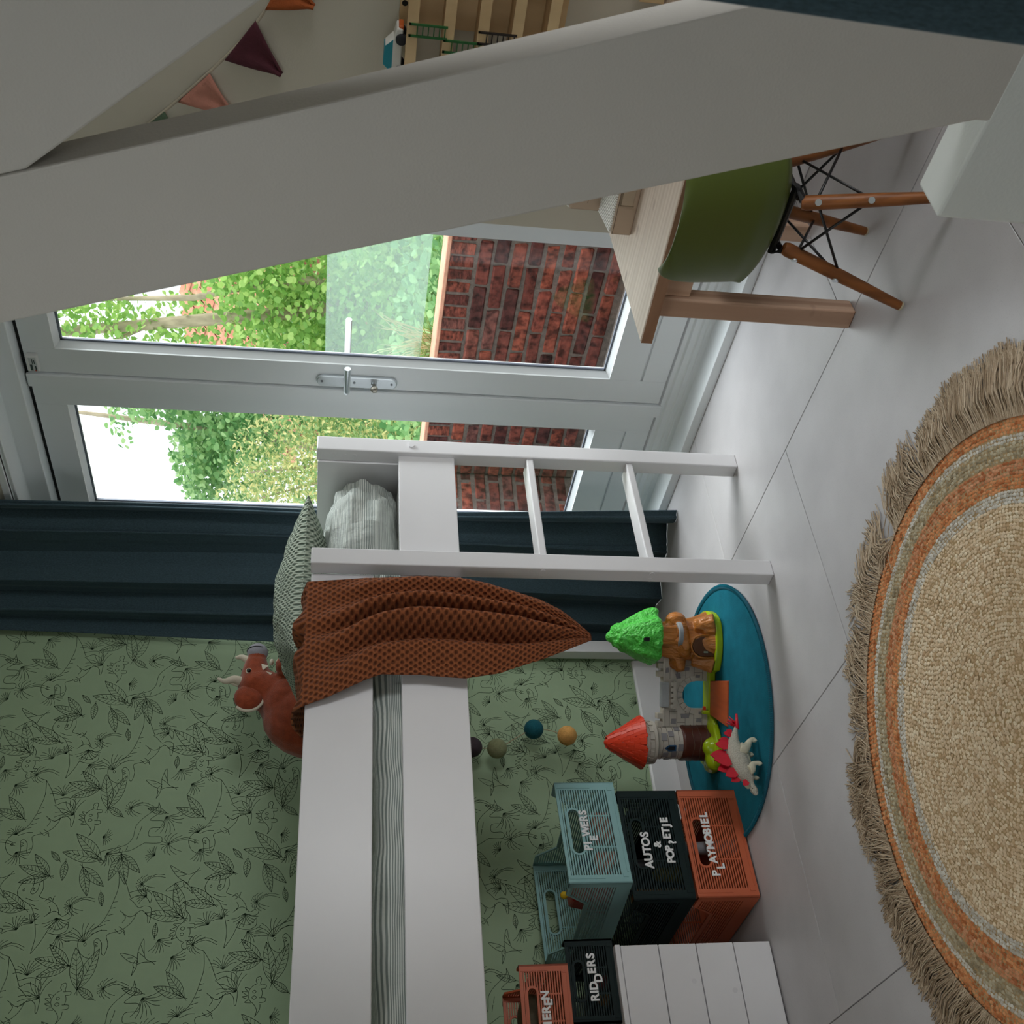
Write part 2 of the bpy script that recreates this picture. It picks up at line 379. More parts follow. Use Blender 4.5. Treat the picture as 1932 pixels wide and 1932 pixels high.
# ------------------------------------------------------------------ curtains
def fabric(name, rgb, sheen=.35):
    s = N(name, .85, .2); c = sc(rgb); cc = s.coord('Object', (1, 1, .35))
    n = s.n('ShaderNodeTexNoise', Scale=520.0, Detail=3.0); s.l(cc, n.inputs['Vector'])
    s.color(s.ramp(n.outputs[0], [(.3, var(c, .75)), (.7, var(c, 1.3))])); s.bump(n.outputs[0], .35, .002)
    s.b.inputs['Sheen Weight'].default_value = sheen; s.b.inputs['Sheen Tint'].default_value = (.5, .65, .8, 1); return s.m
M_curt = fabric('petrol_fabric', (60, 78, 86), .15)
def curtain(name, label, path, z0, z1, folds, amp, thick, seed, flare=None, nu=260):
    r = random.Random(seed); ph = [r.uniform(-.5, .5) for _ in range(40)]; am = [r.uniform(.55, 1.25) for _ in range(40)]
    L = [0]
    for p, q in zip(path, path[1:]): L.append(L[-1]+math.dist(p, q))
    def at(u):
        d = u*L[-1]
        for i in range(len(path)-1):
            if d <= L[i+1] or i == len(path)-2:
                k = (d-L[i])/(L[i+1]-L[i]); p, q = path[i], path[i+1]
                t = ((q[0]-p[0])/(L[i+1]-L[i]), (q[1]-p[1])/(L[i+1]-L[i])); return (lerp(p[0], q[0], k), lerp(p[1], q[1], k)), t
    def fn(u, v):
        (x, y), t = at(u); z = lerp(z0, z1, v); n = (-t[1], t[0])
        uu = u*folds+.22*math.sin(u*folds*1.7+ph[1]*6)+.10*math.sin(3.1*v+ph[int(u*folds)])*(1 if u > .05 else 0); k = int(max(0, uu)) % 40
        s = math.sin(2*PI*uu); s = math.copysign(abs(s)**.75, s)
        a = min(1, u*9)*amp*am[k]*s*(1-.15*v)+.006*math.sin(9*v+ph[2]*9+u*5)
        b = .35*amp*math.sin(4*PI*uu)
        if flare: x += flare(u, v)[0]; y += flare(u, v)[1]
        return (x+n[0]*a+t[0]*b, y+n[1]*a+t[1]*b, z)
    return setp(obj(name, MB().grid(nu, 48, fn), M_curt, smooth=True, solid=thick), label, 'curtain')
def fl1(u, v):
    k = max(0, 1-u*4)*max(0, .45-v)
    e = max(0, u-.75)*4*max(0, .8-v)
    return (.16*k, -.03*k-.05*e)
curtain('curtain', 'long dark petrol curtain bunched in the corner left of the glass doors', [(-2.645, 2.235), (-2.74, 2.215), (-3.03, 2.03)], .003, 2.40, 3.9, .036, .004, 3, fl1)
curtain('curtain', 'dark petrol curtain edge hanging right up close, in front of the white beam', [(-.245, .612), (-.12, .62), (.15, .60)], .30, 1.9, 3.2, .014, .004, 9, lambda u, v: (-.022*(1-v), 0), 120)

# ------------------------------------------------------------------ mid-sleeper bed
bed = thing('mid_sleeper_bed', 'white wooden mid-sleeper bed with ladder posts, guard boards and striped bedding along the green wall', 'bed', (-2.55, 1.0, 0))
def P(x0, x1, y0, y1, z0, z1): return MB().box(x0, x1, y0, y1, z0, z1)
for q in ((-2.147, -2.103, 1.980, 2.027), (-2.117, -2.073, 1.584, 1.630), (-3.040, -2.995, 1.945, 1.990), (-2.147, -2.103, .0, .046), (-3.04, -2.995, .0, .046)):
    pz = obj('post', P(*q, 0, 1.151), M_white, bed, world=True, bevel=.003)
    CAPS = []
    if q[0] == -2.117:
        for z in (.603, .327):
            for dx in (.010, .033): CAPS.append(MB().tube([(q[0]+dx, q[2]-.0015, z-.010), (q[0]+dx, q[2]+.004, z-.010)], .0065, 14))
    elif q[2] == 1.980:
        CAPS.append(MB().tube([(q[1]-.004, 2.005, .905), (q[1]+.004, 2.005, .905)], .008, 14))
        for dz in (0, .027, .052): CAPS.append(MB().tube([(-2.125, q[2]+.004, 1.105-dz), (-2.125, q[2]-.001, 1.105-dz)], .006, 12))
    for cp in CAPS: obj('bolt_cap', cp, M_white, pz, auto=.6)
for z0, z1 in ((1.002, 1.149), (.790, .938)):
    obj('guard_board' if z0 > 1 else 'side_board', P(-2.137, -2.117, .046, 1.585 if z0 > 1 else 1.98, z0, z1), M_white, bed, world=True, bevel=.002)
    obj('guard_board' if z0 > 1 else 'side_board', P(-3.03, -3.01, .046, 1.945, z0-.1*(z0 > 1), z1-.1*(z0 > 1)), M_white, bed, world=True, bevel=.002)
obj('end_panel', P(-2.995, -2.147, 1.975, 1.993, .79, 1.148), M_white, bed, world=True, bevel=.002)
obj('end_panel', P(-2.995, -2.147, .012, .030, .79, 1.148), M_white, bed, world=True, bevel=.002)
for z in (.596, .320):
    g = MB().hexa([(-2.142, 1.630, z-.019), (-2.086, 1.630, z-.019), (-2.108, 1.980, z-.019), (-2.164, 1.980, z-.019), (-2.142, 1.630, z), (-2.086, 1.630, z), (-2.108, 1.980, z), (-2.164, 1.980, z)])
    obj('rung', g, M_white, bed, world=True, bevel=.003)
sl = MB()
obj('slat_base', P(-3.01, -2.137, .05, 1.97, .80, .818), plain('slat_wood', (200, 170, 130), .6), bed, world=True)
# ------------------------------------------------------------------ outside: balcony, brick parapet, plants, trees, houses
def rand_mat(name, stops, rough=.8, noise_scale=60, noise_amt=.45, bump=.5, spec=.2, hue=None):
    s = N(name, rough, spec); oi = s.n('ShaderNodeObjectInfo'); c = s.ramp(oi.outputs['Random'], stops)
    n = s.n('ShaderNodeTexNoise', Scale=noise_scale, Detail=6.0); s.l(s.coord('Object'), n.inputs['Vector'])
    ad = s.n('ShaderNodeVectorMath', operation='ADD'); sc3 = s.n('ShaderNodeVectorMath', operation='SCALE'); sc3.inputs['Scale'].default_value = 40
    cx = s.n('ShaderNodeCombineXYZ'); s.l(oi.outputs['Random'], cx.inputs[0]); s.l(oi.outputs['Random'], cx.inputs[2]); s.l(cx.outputs[0], sc3.inputs[0])
    s.l(s.coord('Object'), ad.inputs[0]); s.l(sc3.outputs[0], ad.inputs[1]); s.l(ad.outputs[0], n.inputs['Vector'])
    b = s.ramp(n.outputs[0], [(.34, (1-noise_amt,)*3), (.56, (1.0, 1.0, 1.0)), (.74, (1.45, 1.4, 1.35))])
    mx = s.n('ShaderNodeMix', data_type='RGBA', blend_type='MULTIPLY'); mx.inputs[0].default_value = 1
    s.l(c, mx.inputs[6]); s.l(b, mx.inputs[7]); s.color(mx.outputs[2])
    if bump: s.bump(n.outputs[0], bump, .006)
    return s.m
M_brick = rand_mat('old_red_brick', [(0, sc((66, 36, 34))), (.35, sc((104, 54, 46))), (.7, sc((134, 70, 54))), (1, sc((98, 64, 60)))], .85, 34, .78, .9)
M_mortar = plain('mortar', (94, 84, 78), .95, .3, 60, .5, 180)
M_ter = plain('balcony_floor', (120, 112, 106), .9, .15, 12, .3, 90)
struct('trim_6', MB().box(-3.95, -.6, 2.52, 3.70, -.10, -.02), M_ter)
br = setp(obj('brick_parapet', MB().box(-3.795, -1.30, 3.458, 3.60, -.02, .692).box(-3.945, -3.808, 2.75, 3.60, -.02, .692), M_mortar), 'weathered red brick parapet wall around the balcony outside the glass doors', 'wall', kind='structure')
br['kind'] = 'structure'
BM = []
for k in range(5):
    r = random.Random(k); b = MB().box(-.104, .104, -.048, .048, -.0255, .0255, ch=.005)
    b.v = [(x+r.uniform(-.0045, .0045), y+r.uniform(-.003, .003), z+r.uniform(-.0032, .0032)) for x, y, z in b.v]
    me = b.mesh('brick'); me.materials.append(M_brick); BM.append(me)
def brick(loc, rz=0, roll=0, sx=1):
    o = obj('brick', rnd.choice(BM), None, br, loc=(loc[0], loc[1]+rnd.uniform(-.0025, .0025), loc[2]), rot=(rnd.uniform(-.012, .012), roll+rnd.uniform(-.008, .008), rz))
    if sx != 1: o.scale = (sx, 1, 1)
for c in range(9):
    z = .035+.0655*c; sh = (.111 if c % 2 else 0)
    for k in range(12):
        x = -3.69+sh+.2215*k
        if c % 2 and k == 0: brick((-3.745, 3.50, z), 0, 0, .48)
        if x < -1.32: brick((x, 3.50, z))
    for k in range(4):
        y = 2.86+.2215*k+(.0 if c % 2 else .111)
        if y < 3.53: brick((-3.853, y, z), PI/2)
for k in range(40):
    x = -3.770+.0625*k
    if x < -1.32: brick((x, 3.500, .648), 0, PI/2, .455)
for k in range(12): 
    y = 2.79+.0625*k
    o = obj('brick', rnd.choice(BM), None, br, loc=(-3.853, y, .648), rot=(0, PI/2, PI/2)); o.scale = (.455, 1, 1)
cap = obj('coping', MB().box(-3.95, -1.30, 3.452, 3.61, .694, .712, ch=.003).box(-3.95, -3.80, 2.74, 3.61, .694, .712, ch=.003), plain('coping_tile', (196, 142, 118), .8, .15, 30, .3, 120), br)
# pale translucent pane above the parapet
def pane_mat():
    s = N('pale_translucent', .1); t = s.t
    tr = s.n('ShaderNodeBsdfTransparent'); tr.inputs[0].default_value = (.80, .90, .87, 1)
    df = s.n('ShaderNodeBsdfTranslucent'); df.inputs[0].default_value = (.75, .85, .85, 1)
    gl = s.n('ShaderNodeBsdfGlossy'); gl.inputs['Roughness'].default_value = .03
    m1 = s.n('ShaderNodeMixShader'); m1.inputs[0].default_value = .14; m2 = s.n('ShaderNodeMixShader'); m2.inputs[0].default_value = .06
    s.l(tr.outputs[0], m1.inputs[1]); s.l(df.outputs[0], m1.inputs[2]); s.l(m1.outputs[0], m2.inputs[1]); s.l(gl.outputs[0], m2.inputs[2])
    s.l(m2.outputs[0], t.nodes['Material Output'].inputs[0]); return s.m
gs = thing('pale_pane', 'pale greenish translucent pane above the brick parapet outside', 'screen', (-2.7, 3.56, .712))
obj('glass_pane', MB().box(-3.26, -2.0, 3.560, 3.568, .758, 1.163), pane_mat(), gs, world=True)
for x in (-3.0+.75, -2.08):
    obj('clamp', MB().box(x-.015, x+.015, 3.552, 3.576, .712, .80), M_steel, gs, world=True, bevel=.002)

# leaves ------------------------------------------------------
def leaf_mat(name, stops, transl=.35):
    s = N(name, .5, .3); oi = s.n('ShaderNodeNewGeometry')
    c = s.ramp(oi.outputs['Random Per Island'], stops); t = s.t
    s.color(c); tl = s.n('ShaderNodeBsdfTranslucent'); s.l(c, tl.inputs[0])
    mx = s.n('ShaderNodeMixShader'); mx.inputs[0].default_value = transl
    s.l(s.b.outputs[0], mx.inputs[1]); s.l(tl.outputs[0], mx.inputs[2]); s.l(mx.outputs[0], t.nodes['Material Output'].inputs[0]); return s.m
M_leafA = leaf_mat('leaf_bright', [(0, sc((118, 164, 84))), (.5, sc((162, 204, 112))), (1, sc((206, 230, 146)))], .45)
M_leafB = leaf_mat('leaf_mid', [(0, sc((92, 142, 86))), (.5, sc((138, 184, 118))), (1, sc((188, 218, 156)))], .45)
M_leafC = leaf_mat('leaf_pale', [(0, sc((120, 156, 92))), (.45, sc((178, 196, 128))), (.75, sc((222, 214, 150))), (1, sc((236, 224, 160)))])
M_bark = plain('pale_bark', (168, 156, 132), .9, .25, 30, .5, 60, stretch=(1, 1, .3))
FAN = [(0, 0), (.30, .12), (.50, .45), (.44, .80), (.12, .92), (0, .80), (-.12, .92), (-.44, .80), (-.50, .45), (-.30, .12)]   # two-lobed round leaf
SLIM = [(0, 0), (.13, .3), (.15, .6), (0, 1.0), (-.15, .6), (-.13, .3)]
def leaves(n, sample, size, shape, seed, up=.35):
    g = np.random.default_rng(seed); P_ = np.array([sample(g) for _ in range(n)])
    base = np.array([(x, y-.5, 0.10*abs(x)) for x, y in shape]); k = len(base)
    th = g.uniform(0, 2*np.pi, n); nz = g.normal(size=(n, 3)); nz[:, 2] = np.abs(nz[:, 2])+up; nz[:, 1] -= .5; nz /= np.linalg.norm(nz, axis=1)[:, None]
    a = np.cross(nz, np.array([.3, .9, .2])); a /= np.linalg.norm(a, axis=1)[:, None]; b = np.cross(nz, a)
    ca, sa = np.cos(th)[:, None], np.sin(th)[:, None]; u = a*ca+b*sa; v = -a*sa+b*ca
    sz = size*g.uniform(.65, 1.2, n)
    V = P_[:, None, :] + sz[:, None, None]*(base[None, :, 0:1]*u[:, None]+base[None, :, 1:2]*v[:, None]+base[None, :, 2:3]*nz[:, None])
    return V.reshape(-1, 3), k
def leaf_obj(name, V, k, mt, parent, kind='stuff'):
    n = len(V)//k; me = bpy.data.meshes.new(name)
    me.from_pydata(V.tolist(), [], [tuple(range(i*k, i*k+k)) for i in range(n)]); me.materials.append(mt)
    o = bpy.data.objects.new(name, me); COL.objects.link(o); o.parent = parent
    o.matrix_local = Matrix.Translation(-Vector(parent.location))
    if kind: o['kind'] = kind
    return o
def clump(blobs):
    w = np.array([b[3]*b[4]*b[5]*(b[6] if len(b) > 6 else 1) for b in blobs], float); w /= w.sum()
    def f(g):
        b = blobs[g.choice(len(blobs), p=w)]
        d = g.normal(size=3); d /= np.linalg.norm(d); r = g.uniform()**.42
        return (b[0]+d[0]*b[3]*r, b[1]+d[1]*b[4]*r, b[2]+d[2]*b[5]*r)
    return f
def tree(label, loc, blobs, n, size, shape, mt, trunk, seed, nl=0, cat='tree', name='tree', r0=.045):
    t = thing(name, label, cat, loc)
    V, k = leaves(n, clump(blobs), size, shape, seed); leaf_obj('foliage', V, k, mt, t)
    if nl:   # single leaves on the side towards the house
        def f(g):
            while True:
                p = clump(blobs)(g)
                if p[1] < loc[1]-.12: return p
        V, k = leaves(nl, f, size*1.15, shape, seed+50)
        for i in range(nl):
            W = V[i*k:(i+1)*k]; c = W.mean(0); me = bpy.data.meshes.new('leaf'); me.from_pydata((W-c).tolist(), [], [tuple(range(k))]); me.materials.append(mt)
            o = bpy.data.objects.new('leaf', me); COL.objects.link(o); o.parent = t; o.location = Vector(c)-Vector(loc)
    for i, tk in enumerate(trunk):
        obj('trunk' if i == 0 else 'branch', MB().tube(tk[0], tk[1], 9), M_bark, t, world=True, smooth=True)
    return t
tree('leafy young tree with a pale leaning trunk, right behind the right-hand glass door', (-4.95, 6.0, -2.5),
     [(-4.75, 5.9, .55, .75, .5, .62, 1.4), (-5.0, 6.1, 1.45, .62, .5, .55, 1.2), (-5.2, 6.0, 2.75, .35, .4, .42, .8), (-5.35, 6.1, 2.2, .28, .4, .30, .7), (-4.55, 6.0, 1.75, .3, .4, .40), (-5.5, 6.0, 1.0, .35, .5, .5), (-4.2, 6.0, .6, .4, .5, .5), (-5.1, 5.9, 3.3, .5, .4, .3)],
     15000, .047, FAN, M_leafA,
     [([(-4.86, 6.1, -2.5), (-4.88, 6.05, .75), (-5.01, 6.0, 1.4), (-5.15, 6.0, 2.16), (-5.31, 6.0, 3.0), (-5.4, 6.0, 3.8)], [.09, .065, .05, .042, .034, .02]),
      ([(-4.9, 6.0, .9), (-4.72, 6.0, 1.3), (-4.80, 6.0, 1.7), (-4.98, 6.05, 2.1), (-5.0, 6.0, 2.7)], [.03, .028, .026, .022, .012]), ([(-5.2, 6, 2.4), (-5.42, 6, 2.75), (-5.5, 6, 3.1)], [.016, .014, .008])], 1, 120)
tree('taller green tree with gaps of sky, filling the top of the left-hand glass door', (-7.0, 6.6, -2.5),
     [(-6.9, 6.6, 2.25, .75, .5, .26, 1.2), (-6.6, 6.5, 1.85, .5, .5, .35, 1.2), (-7.3, 6.6, 2.0, .4, .5, .5), (-6.25, 6.4, 2.5, .25, .3, .30, 1.6), (-6.6, 6.6, 2.85, .5, .3, .12, .45), (-7.1, 6.6, 3.4, .6, .3, .12, .12), (-6.2, 6.4, 1.2, .4, .5, .5)],
     7500, .050, FAN, M_leafB, [([(-6.9, 6.6, -2.5), (-6.95, 6.6, 1.4), (-6.8, 6.6, 2.4), (-6.7, 6.6, 3.2)], [.07, .05, .03, .015]), ([(-6.95, 6.6, 1.5), (-7.3, 6.6, 2.3)], [.025, .012])], 2, 60)
tree('pale yellow-green shrub with slim leaves and blossom, low behind the left-hand glass door', (-5.7, 5.2, -2.5),
     [(-5.75, 5.2, 1.35, .55, .45, .5, 1.5), (-5.45, 5.1, .95, .55, .45, .5), (-6.1, 5.2, 1.6, .4, .4, .35), (-5.3, 5.0, .5, .5, .4, .4)],
     9500, .044, SLIM, M_leafC, [([(-5.7, 5.3, -2.5), (-5.68, 5.25, .9), (-5.8, 5.2, 1.7)], [.03, .02, .008]), ([(-5.68, 5.25, .8), (-5.4, 5.1, 1.4)], [.012, .006]), ([(-5.7, 5.3, .6), (-6.1, 5.2, 1.7)], [.012, .006])], 3, 0, 'shrub', 'shrub')
tree('dark green bush spilling up directly behind the brick parapet', (-3.6, 4.5, -2.5),
     [(-3.2, 4.5, .45, .55, .35, .42), (-3.9, 4.6, .45, .5, .35, .40), (-4.5, 4.7, .5, .5, .35, .38), (-2.5, 4.4, .4, .5, .35, .4)],
     5500, .046, FAN, M_leafB, [([(-3.6, 4.6, -2.5), (-3.55, 4.6, .4)], [.03, .015])], 4, 0, 'shrub', 'shrub')
tree('broad green hedge of trees far behind everything in the garden', (-9.0, 9.5, -2.5),
     [(-7.2, 9.5, .3, 1.2, .6, 1.0), (-8.6, 9.6, .5, 1.2, .6, 1.1), (-10.2, 9.8, .4, 1.4, .6, 1.2), (-12, 10, .6, 1.4, .6, 1.2), (-6, 9.3, .2, 1.1, .6, 1.0), (-8.0, 9.5, 1.6, .6, .5, .5)],
     11000, .095, FAN, M_leafB, [([(-9, 9.7, -2.5), (-9, 9.7, 1.0)], [.1, .05])], 5, 0, 'hedge', 'hedge')
# straw-coloured grass on the parapet
og = thing('ornamental_grass', 'tuft of straw-coloured ornamental grass leaning over the brick parapet', 'grass', (-3.18, 3.68, .60))
g_ = random.Random(4); st = MB()
for k in range(46):
    x0, a = -3.18+g_.uniform(-.05, .05), g_.uniform(-.32, .40); h = g_.uniform(.18, .38)
    p = [(x0, 3.67, .58), (x0+a*h*.35, 3.66, .58+h*.55), (x0+a*h*.9, 3.65, .58+h*.92), (x0+a*h*1.35, 3.64, .58+h*1.05)]
    st.tube(p, [.0022, .002, .0026, .0008], 4)
o = obj('stems', st, plain('straw', (226, 208, 158), .7), og, world=True, kind='stuff')
gb = MB()
for k in range(60):
    x0, a = -3.22+g_.uniform(-.08, .08), g_.uniform(-.9, .7); h = g_.uniform(.12, .24)
    gb.tube([(x0, 3.67, .58), (x0+a*h*.5, 3.66, .58+h*.7), (x0+a*h*1.2, 3.64, .58+h*.85)], [.003, .0026, .0006], 4)
obj('blades', gb, plain('grass_green', (150, 176, 84), .6), og, world=True, kind='stuff')
# house beyond the garden
M_roof = rand_mat('terracotta_tile', [(0, sc((206, 140, 112))), (1, sc((228, 168, 142)))], .8, 8, .2, 0)
hs = thing('house', 'brick house with an orange tiled roof and white bargeboard seen through the leaves', 'house', (-14, 17, -3))
obj('wall', MB().prism([(15.6, -3), (19.4, -3), (19.4, 2.3), (17.5, 4.1), (15.6, 2.3)], -16.4, -10.0, 'x'), plain('house_brick', (176, 112, 92), .9, .2, 20), hs, world=True)
obj('bargeboard', MB().prism([(15.2, 2.05), (15.2, 2.25), (17.5, 4.45), (17.5, 4.22)], -16.75, -16.4, 'x'), plain('barge_white', (236, 234, 230), .6), hs, world=True)
rf = obj('roof', MB().prism([(15.15, 2.0), (17.5, 4.22), (19.85, 2.0), (19.85, 1.9), (17.5, 4.1), (15.15, 1.9)], -16.7, -9.7, 'x'), M_roof, hs, world=True)
tmb = MB().grid(4, 1, lambda u, v: ((u-.5)*.30, (v-.5)*.40, .035*math.sin(u*2*PI)+.03-.03*v)); tmb.uv = None
tme = tmb.mesh('roof_tile', True); tme.materials.append(M_roof)
ang = math.atan2(2.22, 2.35)
for i in range(23):
    for j in range(9):
        d = .2+.345*j
        o = bpy.data.objects.new('roof_tile', tme); COL.objects.link(o); o.parent = rf
        o.location = (-16.55+.30*i, 15.15+d*math.cos(ang), 2.06+d*math.sin(ang)); o.rotation_euler = (ang, 0, 0)
struct('trim_7', MB().box(-30, 12, 3.7, 40, -3.1, -3.0), plain('garden_ground', (96, 110, 70), .95, .2, 3))
# ------------------------------------------------------------------ printed wallpaper (flat line drawing)
def spline(pts, n=5):
    out = []; P_ = [pts[0]]+list(pts)+[pts[-1]]
    for i in range(1, len(P_)-2):
        p0, p1, p2, p3 = P_[i-1:i+3]
        for k in range(n):
            t = k/n
            out.append(tuple(.5*((2*b)+(-a+c)*t+(2*a-5*b+4*c-d)*t*t+(-a+3*b-3*c+d)*t**3) for a, b, c, d in zip(p0, p1, p2, p3)))
    out.append(tuple(pts[-1])); return out
class Ink:
    def __init__(s): s.lines = []
    def st(s, pts, w=.0011, n=4): s.lines.append((spline(pts, n) if len(pts) > 2 else pts, w))
def tf(pts, x, y, sc_, ang=0, flip=False):
    c, s = math.cos(ang), math.sin(ang); r = []
    for a, b in pts:
        if flip: a = -a
        r.append((x+sc_*(a*c-b*s), y+sc_*(a*s+b*c)))
    return r
TREX = [[(.27, .40), (.24, .45), (.14, .42), (.03, .44), (.05, .475), (.16, .49), (.21, .54), (.18, .575), (.10, .555), (.0, .56), (.0, .62), (.05, .70), (.16, .745), (.25, .71), (.31, .62), (.38, .53), (.50, .47), (.64, .43), (.80, .40), (1.0, .42)],
        [(1.0, .42), (.86, .33), (.72, .27), (.66, .24)], [(.27, .40), (.30, .30), (.36, .22), (.44, .17), (.50, .16)],
        [(.52, .34), (.45, .24), (.47, .17), (.52, .11), (.47, .04), (.38, .02), (.39, 0), (.54, 0), (.57, .08), (.55, .14), (.61, .20), (.66, .26)],
        [(.66, .24), (.70, .15), (.66, .06), (.60, .02), (.71, .02), (.76, .13), (.73, .27)],
        [(.31, .37), (.26, .31), (.29, .28), (.24, .25)], [(.34, .33), (.30, .27), (.27, .26)],
        [(.13, .665), (.15, .68), (.17, .665), (.15, .652), (.13, .665)], [(.03, .61), (.05, .60)], [(.12, .555), (.13, .525), (.14, .555), (.16, .53), (.17, .565)],
        [(.40, .50), (.42, .43)], [(.47, .47), (.485, .41)], [(.55, .45), (.56, .40)], [(.62, .43), (.63, .38)], [(.34, .56), (.37, .48)], [(.26, .62), (.30, .52), (.30, .45)], [(.38, .30), (.44, .27), (.48, .30)]]
STEG = [[(0, .18), (.03, .26), (.12, .28), (.18, .25), (.24, .36), (.40, .46), (.58, .42), (.70, .30), (.85, .22), (1.0, .26)], [(1.0, .26), (.84, .15), (.70, .14)], [(0, .18), (.06, .14), (.16, .16), (.22, .14)],
        [(.22, .2), (.22, .02), (.30, .02), (.31, .13)], [(.31, .13), (.42, .10), (.54, .12)], [(.54, .18), (.55, .02), (.64, .02), (.66, .16)],
        [(.30, .42), (.27, .55), (.37, .47)], [(.38, .47), (.37, .62), (.47, .48)], [(.48, .48), (.50, .61), (.57, .45)], [(.58, .44), (.64, .54), (.66, .37)],
        [(.34, .30), (.38, .35), (.42, .30), (.38, .26), (.34, .30)], [(.48, .30), (.52, .36), (.57, .30), (.52, .24), (.48, .30)], [(.07, .22), (.09, .23)]]
PTER = [[(0, .30), (.20, .36), (.28, .42), (.40, .38), (.24, .30), (0, .30)], [(.28, .34), (.40, .22), (.46, .10), (.50, 0)], [(.34, .32), (.60, .46), (.95, .50), (.70, .34), (.52, .20), (.50, 0)], [(.34, .32), (.30, .55), (.40, .85), (.46, .58), (.44, .36)],
        [(.60, .46), (.54, .24)], [(.78, .48), (.60, .28)], [(.36, .62), (.42, .50)], [(.20, .345), (.23, .355)], [(.50, 0), (.47, -.10)], [(.50, 0), (.55, -.10)]]
LONG = [[(0, .80), (.04, .88), (.14, .90), (.20, .84), (.24, .68), (.30, .50), (.42, .42), (.60, .40), (.74, .30), (.90, .12), (1.0, .10)], [(0, .80), (.06, .77), (.13, .79), (.16, .66), (.20, .44), (.28, .30), (.32, .24)],
        [(.32, .24), (.32, 0), (.42, 0), (.43, .18), (.56, .17), (.58, 0), (.68, 0), (.70, .20), (.84, .06), (1.0, .10)], [(.08, .85), (.10, .86)], [(.18, .60), (.24, .58)], [(.20, .50), (.27, .48)], [(.38, .36), (.48, .34)], [(.5, .33), (.6, .31)]]
def dino(ink, tab, x, y, s, flip=False, ang=0):
    for l in tab: ink.st(tf(l, x, y, s, ang, flip), .0011)
def leafm(ink, x, y, L, ang, wd=.16, veins=7):
    e = [(0, 0), (.25, wd*.8), (.5, wd), (.78, wd*.6), (1, 0)]
    ink.st(tf(e, x, y, L, ang), .0011); ink.st(tf([(a, -b) for a, b in e], x, y, L, ang), .0011); ink.st(tf([(-.12, 0), (1, 0)], x, y, L, ang), .0009)
    for k in range(1, veins+1):
        t = k/(veins+1)*.9; h = wd*math.sin(PI*min(1, t+.1))*.85
        for sg in (1, -1): ink.st(tf([(t, 0), (t+.10, sg*h)], x, y, L, ang), .0008)
def cluster(ink, x, y, L, ang, n):
    for k in range(n): leafm(ink, x, y, L*(1-.12*abs(k-(n-1)/2)), ang+(k-(n-1)/2)*.55, .15)
def frond(ink, x, y, L, ang, n=9):
    for k in range(n):
        a = ang+(k-(n-1)/2)*.27; b = .25*(1 if k > n/2 else -1)
        ink.st([(x, y), (x+L*.6*math.cos(a), y+L*.6*math.sin(a)), (x+L*math.cos(a+b*.6), y+L*math.sin(a+b*.6))], .0010)
def palm(ink, x, y, H, ang):
    c, s = math.cos(ang), math.sin(ang); tx, ty = x+H*c, y+H*s
    ink.st([(x-.004*s, y+.004*c), (x+.5*H*c+.01*s, y+.5*H*s), (tx, ty)], .0010); ink.st([(x+.004*s, y-.004*c), (x+.5*H*c+.016*s, y+.5*H*s-.002), (tx+.004*s, ty)], .0010)
    for k in range(11):
        a = ang-PI*.75+k*PI*1.5/10; r = H*.42
        ink.st([(tx, ty), (tx+r*.6*math.cos(a), ty+r*.6*math.sin(a)), (tx+r*math.cos(a), ty+r*math.sin(a)-.012)], .0010)
PY, PZ = .496, .490
ink = Ink(); circ = []
def keep(x, y, r): circ.append((x, y, r))
for x, y, s, f, c in ((.02, .03, .235, False, ((.09, .10, .085), (.18, .11, .05))), (.30, .275, .225, False, ((.36, .345, .08), (.45, .36, .05))), (.235, .235, .20, True, ((.18, .30, .07), (.08, .31, .04)))):
    dino(ink, TREX, x, y, s, f); [keep(*q) for q in c]
dino(ink, LONG, .275, .03, .18, False); keep(.36, .10, .085)
dino(ink, STEG, .035, .40, .105, False); keep(.085, .43, .055); dino(ink, STEG, .455, .20, .10, True); keep(.41, .225, .05)
dino(ink, PTER, .20, .385, .11, False, .5); keep(.24, .44, .055); dino(ink, PTER, .455, .03, .10, False, -.4); keep(.49, .03, .05)
rw = random.Random(21)
for R, tries in ((.062, 300), (.048, 500), (.038, 900), (.028, 1500), (.020, 1500)):
    for _ in range(tries):
        x, y = rw.uniform(0, PY), rw.uniform(0, PZ)
        if all(math.hypot((x-a+PY/2) % PY-PY/2, (y-b+PZ/2) % PZ-PZ/2) > .74*(R+r) for a, b, r in circ):
            keep(x, y, R); k = rw.random(); an = rw.uniform(-.8, .8)+(PI if rw.random() < .4 else 0)+.6
            if R > .04:
                if k < .6: cluster(ink, x-R*math.cos(an), y-R*math.sin(an), R*1.9, an, rw.choice((2, 3)))
                else: palm(ink, x-.6*R*math.cos(an), y-.8*R, R*1.3, PI/2+rw.uniform(-.5, .5))
            elif k < .5: frond(ink, x-R*.5*math.cos(an), y-R*.5*math.sin(an), R*1.35, an)
            else: leafm(ink, x-R*math.cos(an), y-R*math.sin(an), R*2.0, an, .17, 6)
wv = []; wfc = []
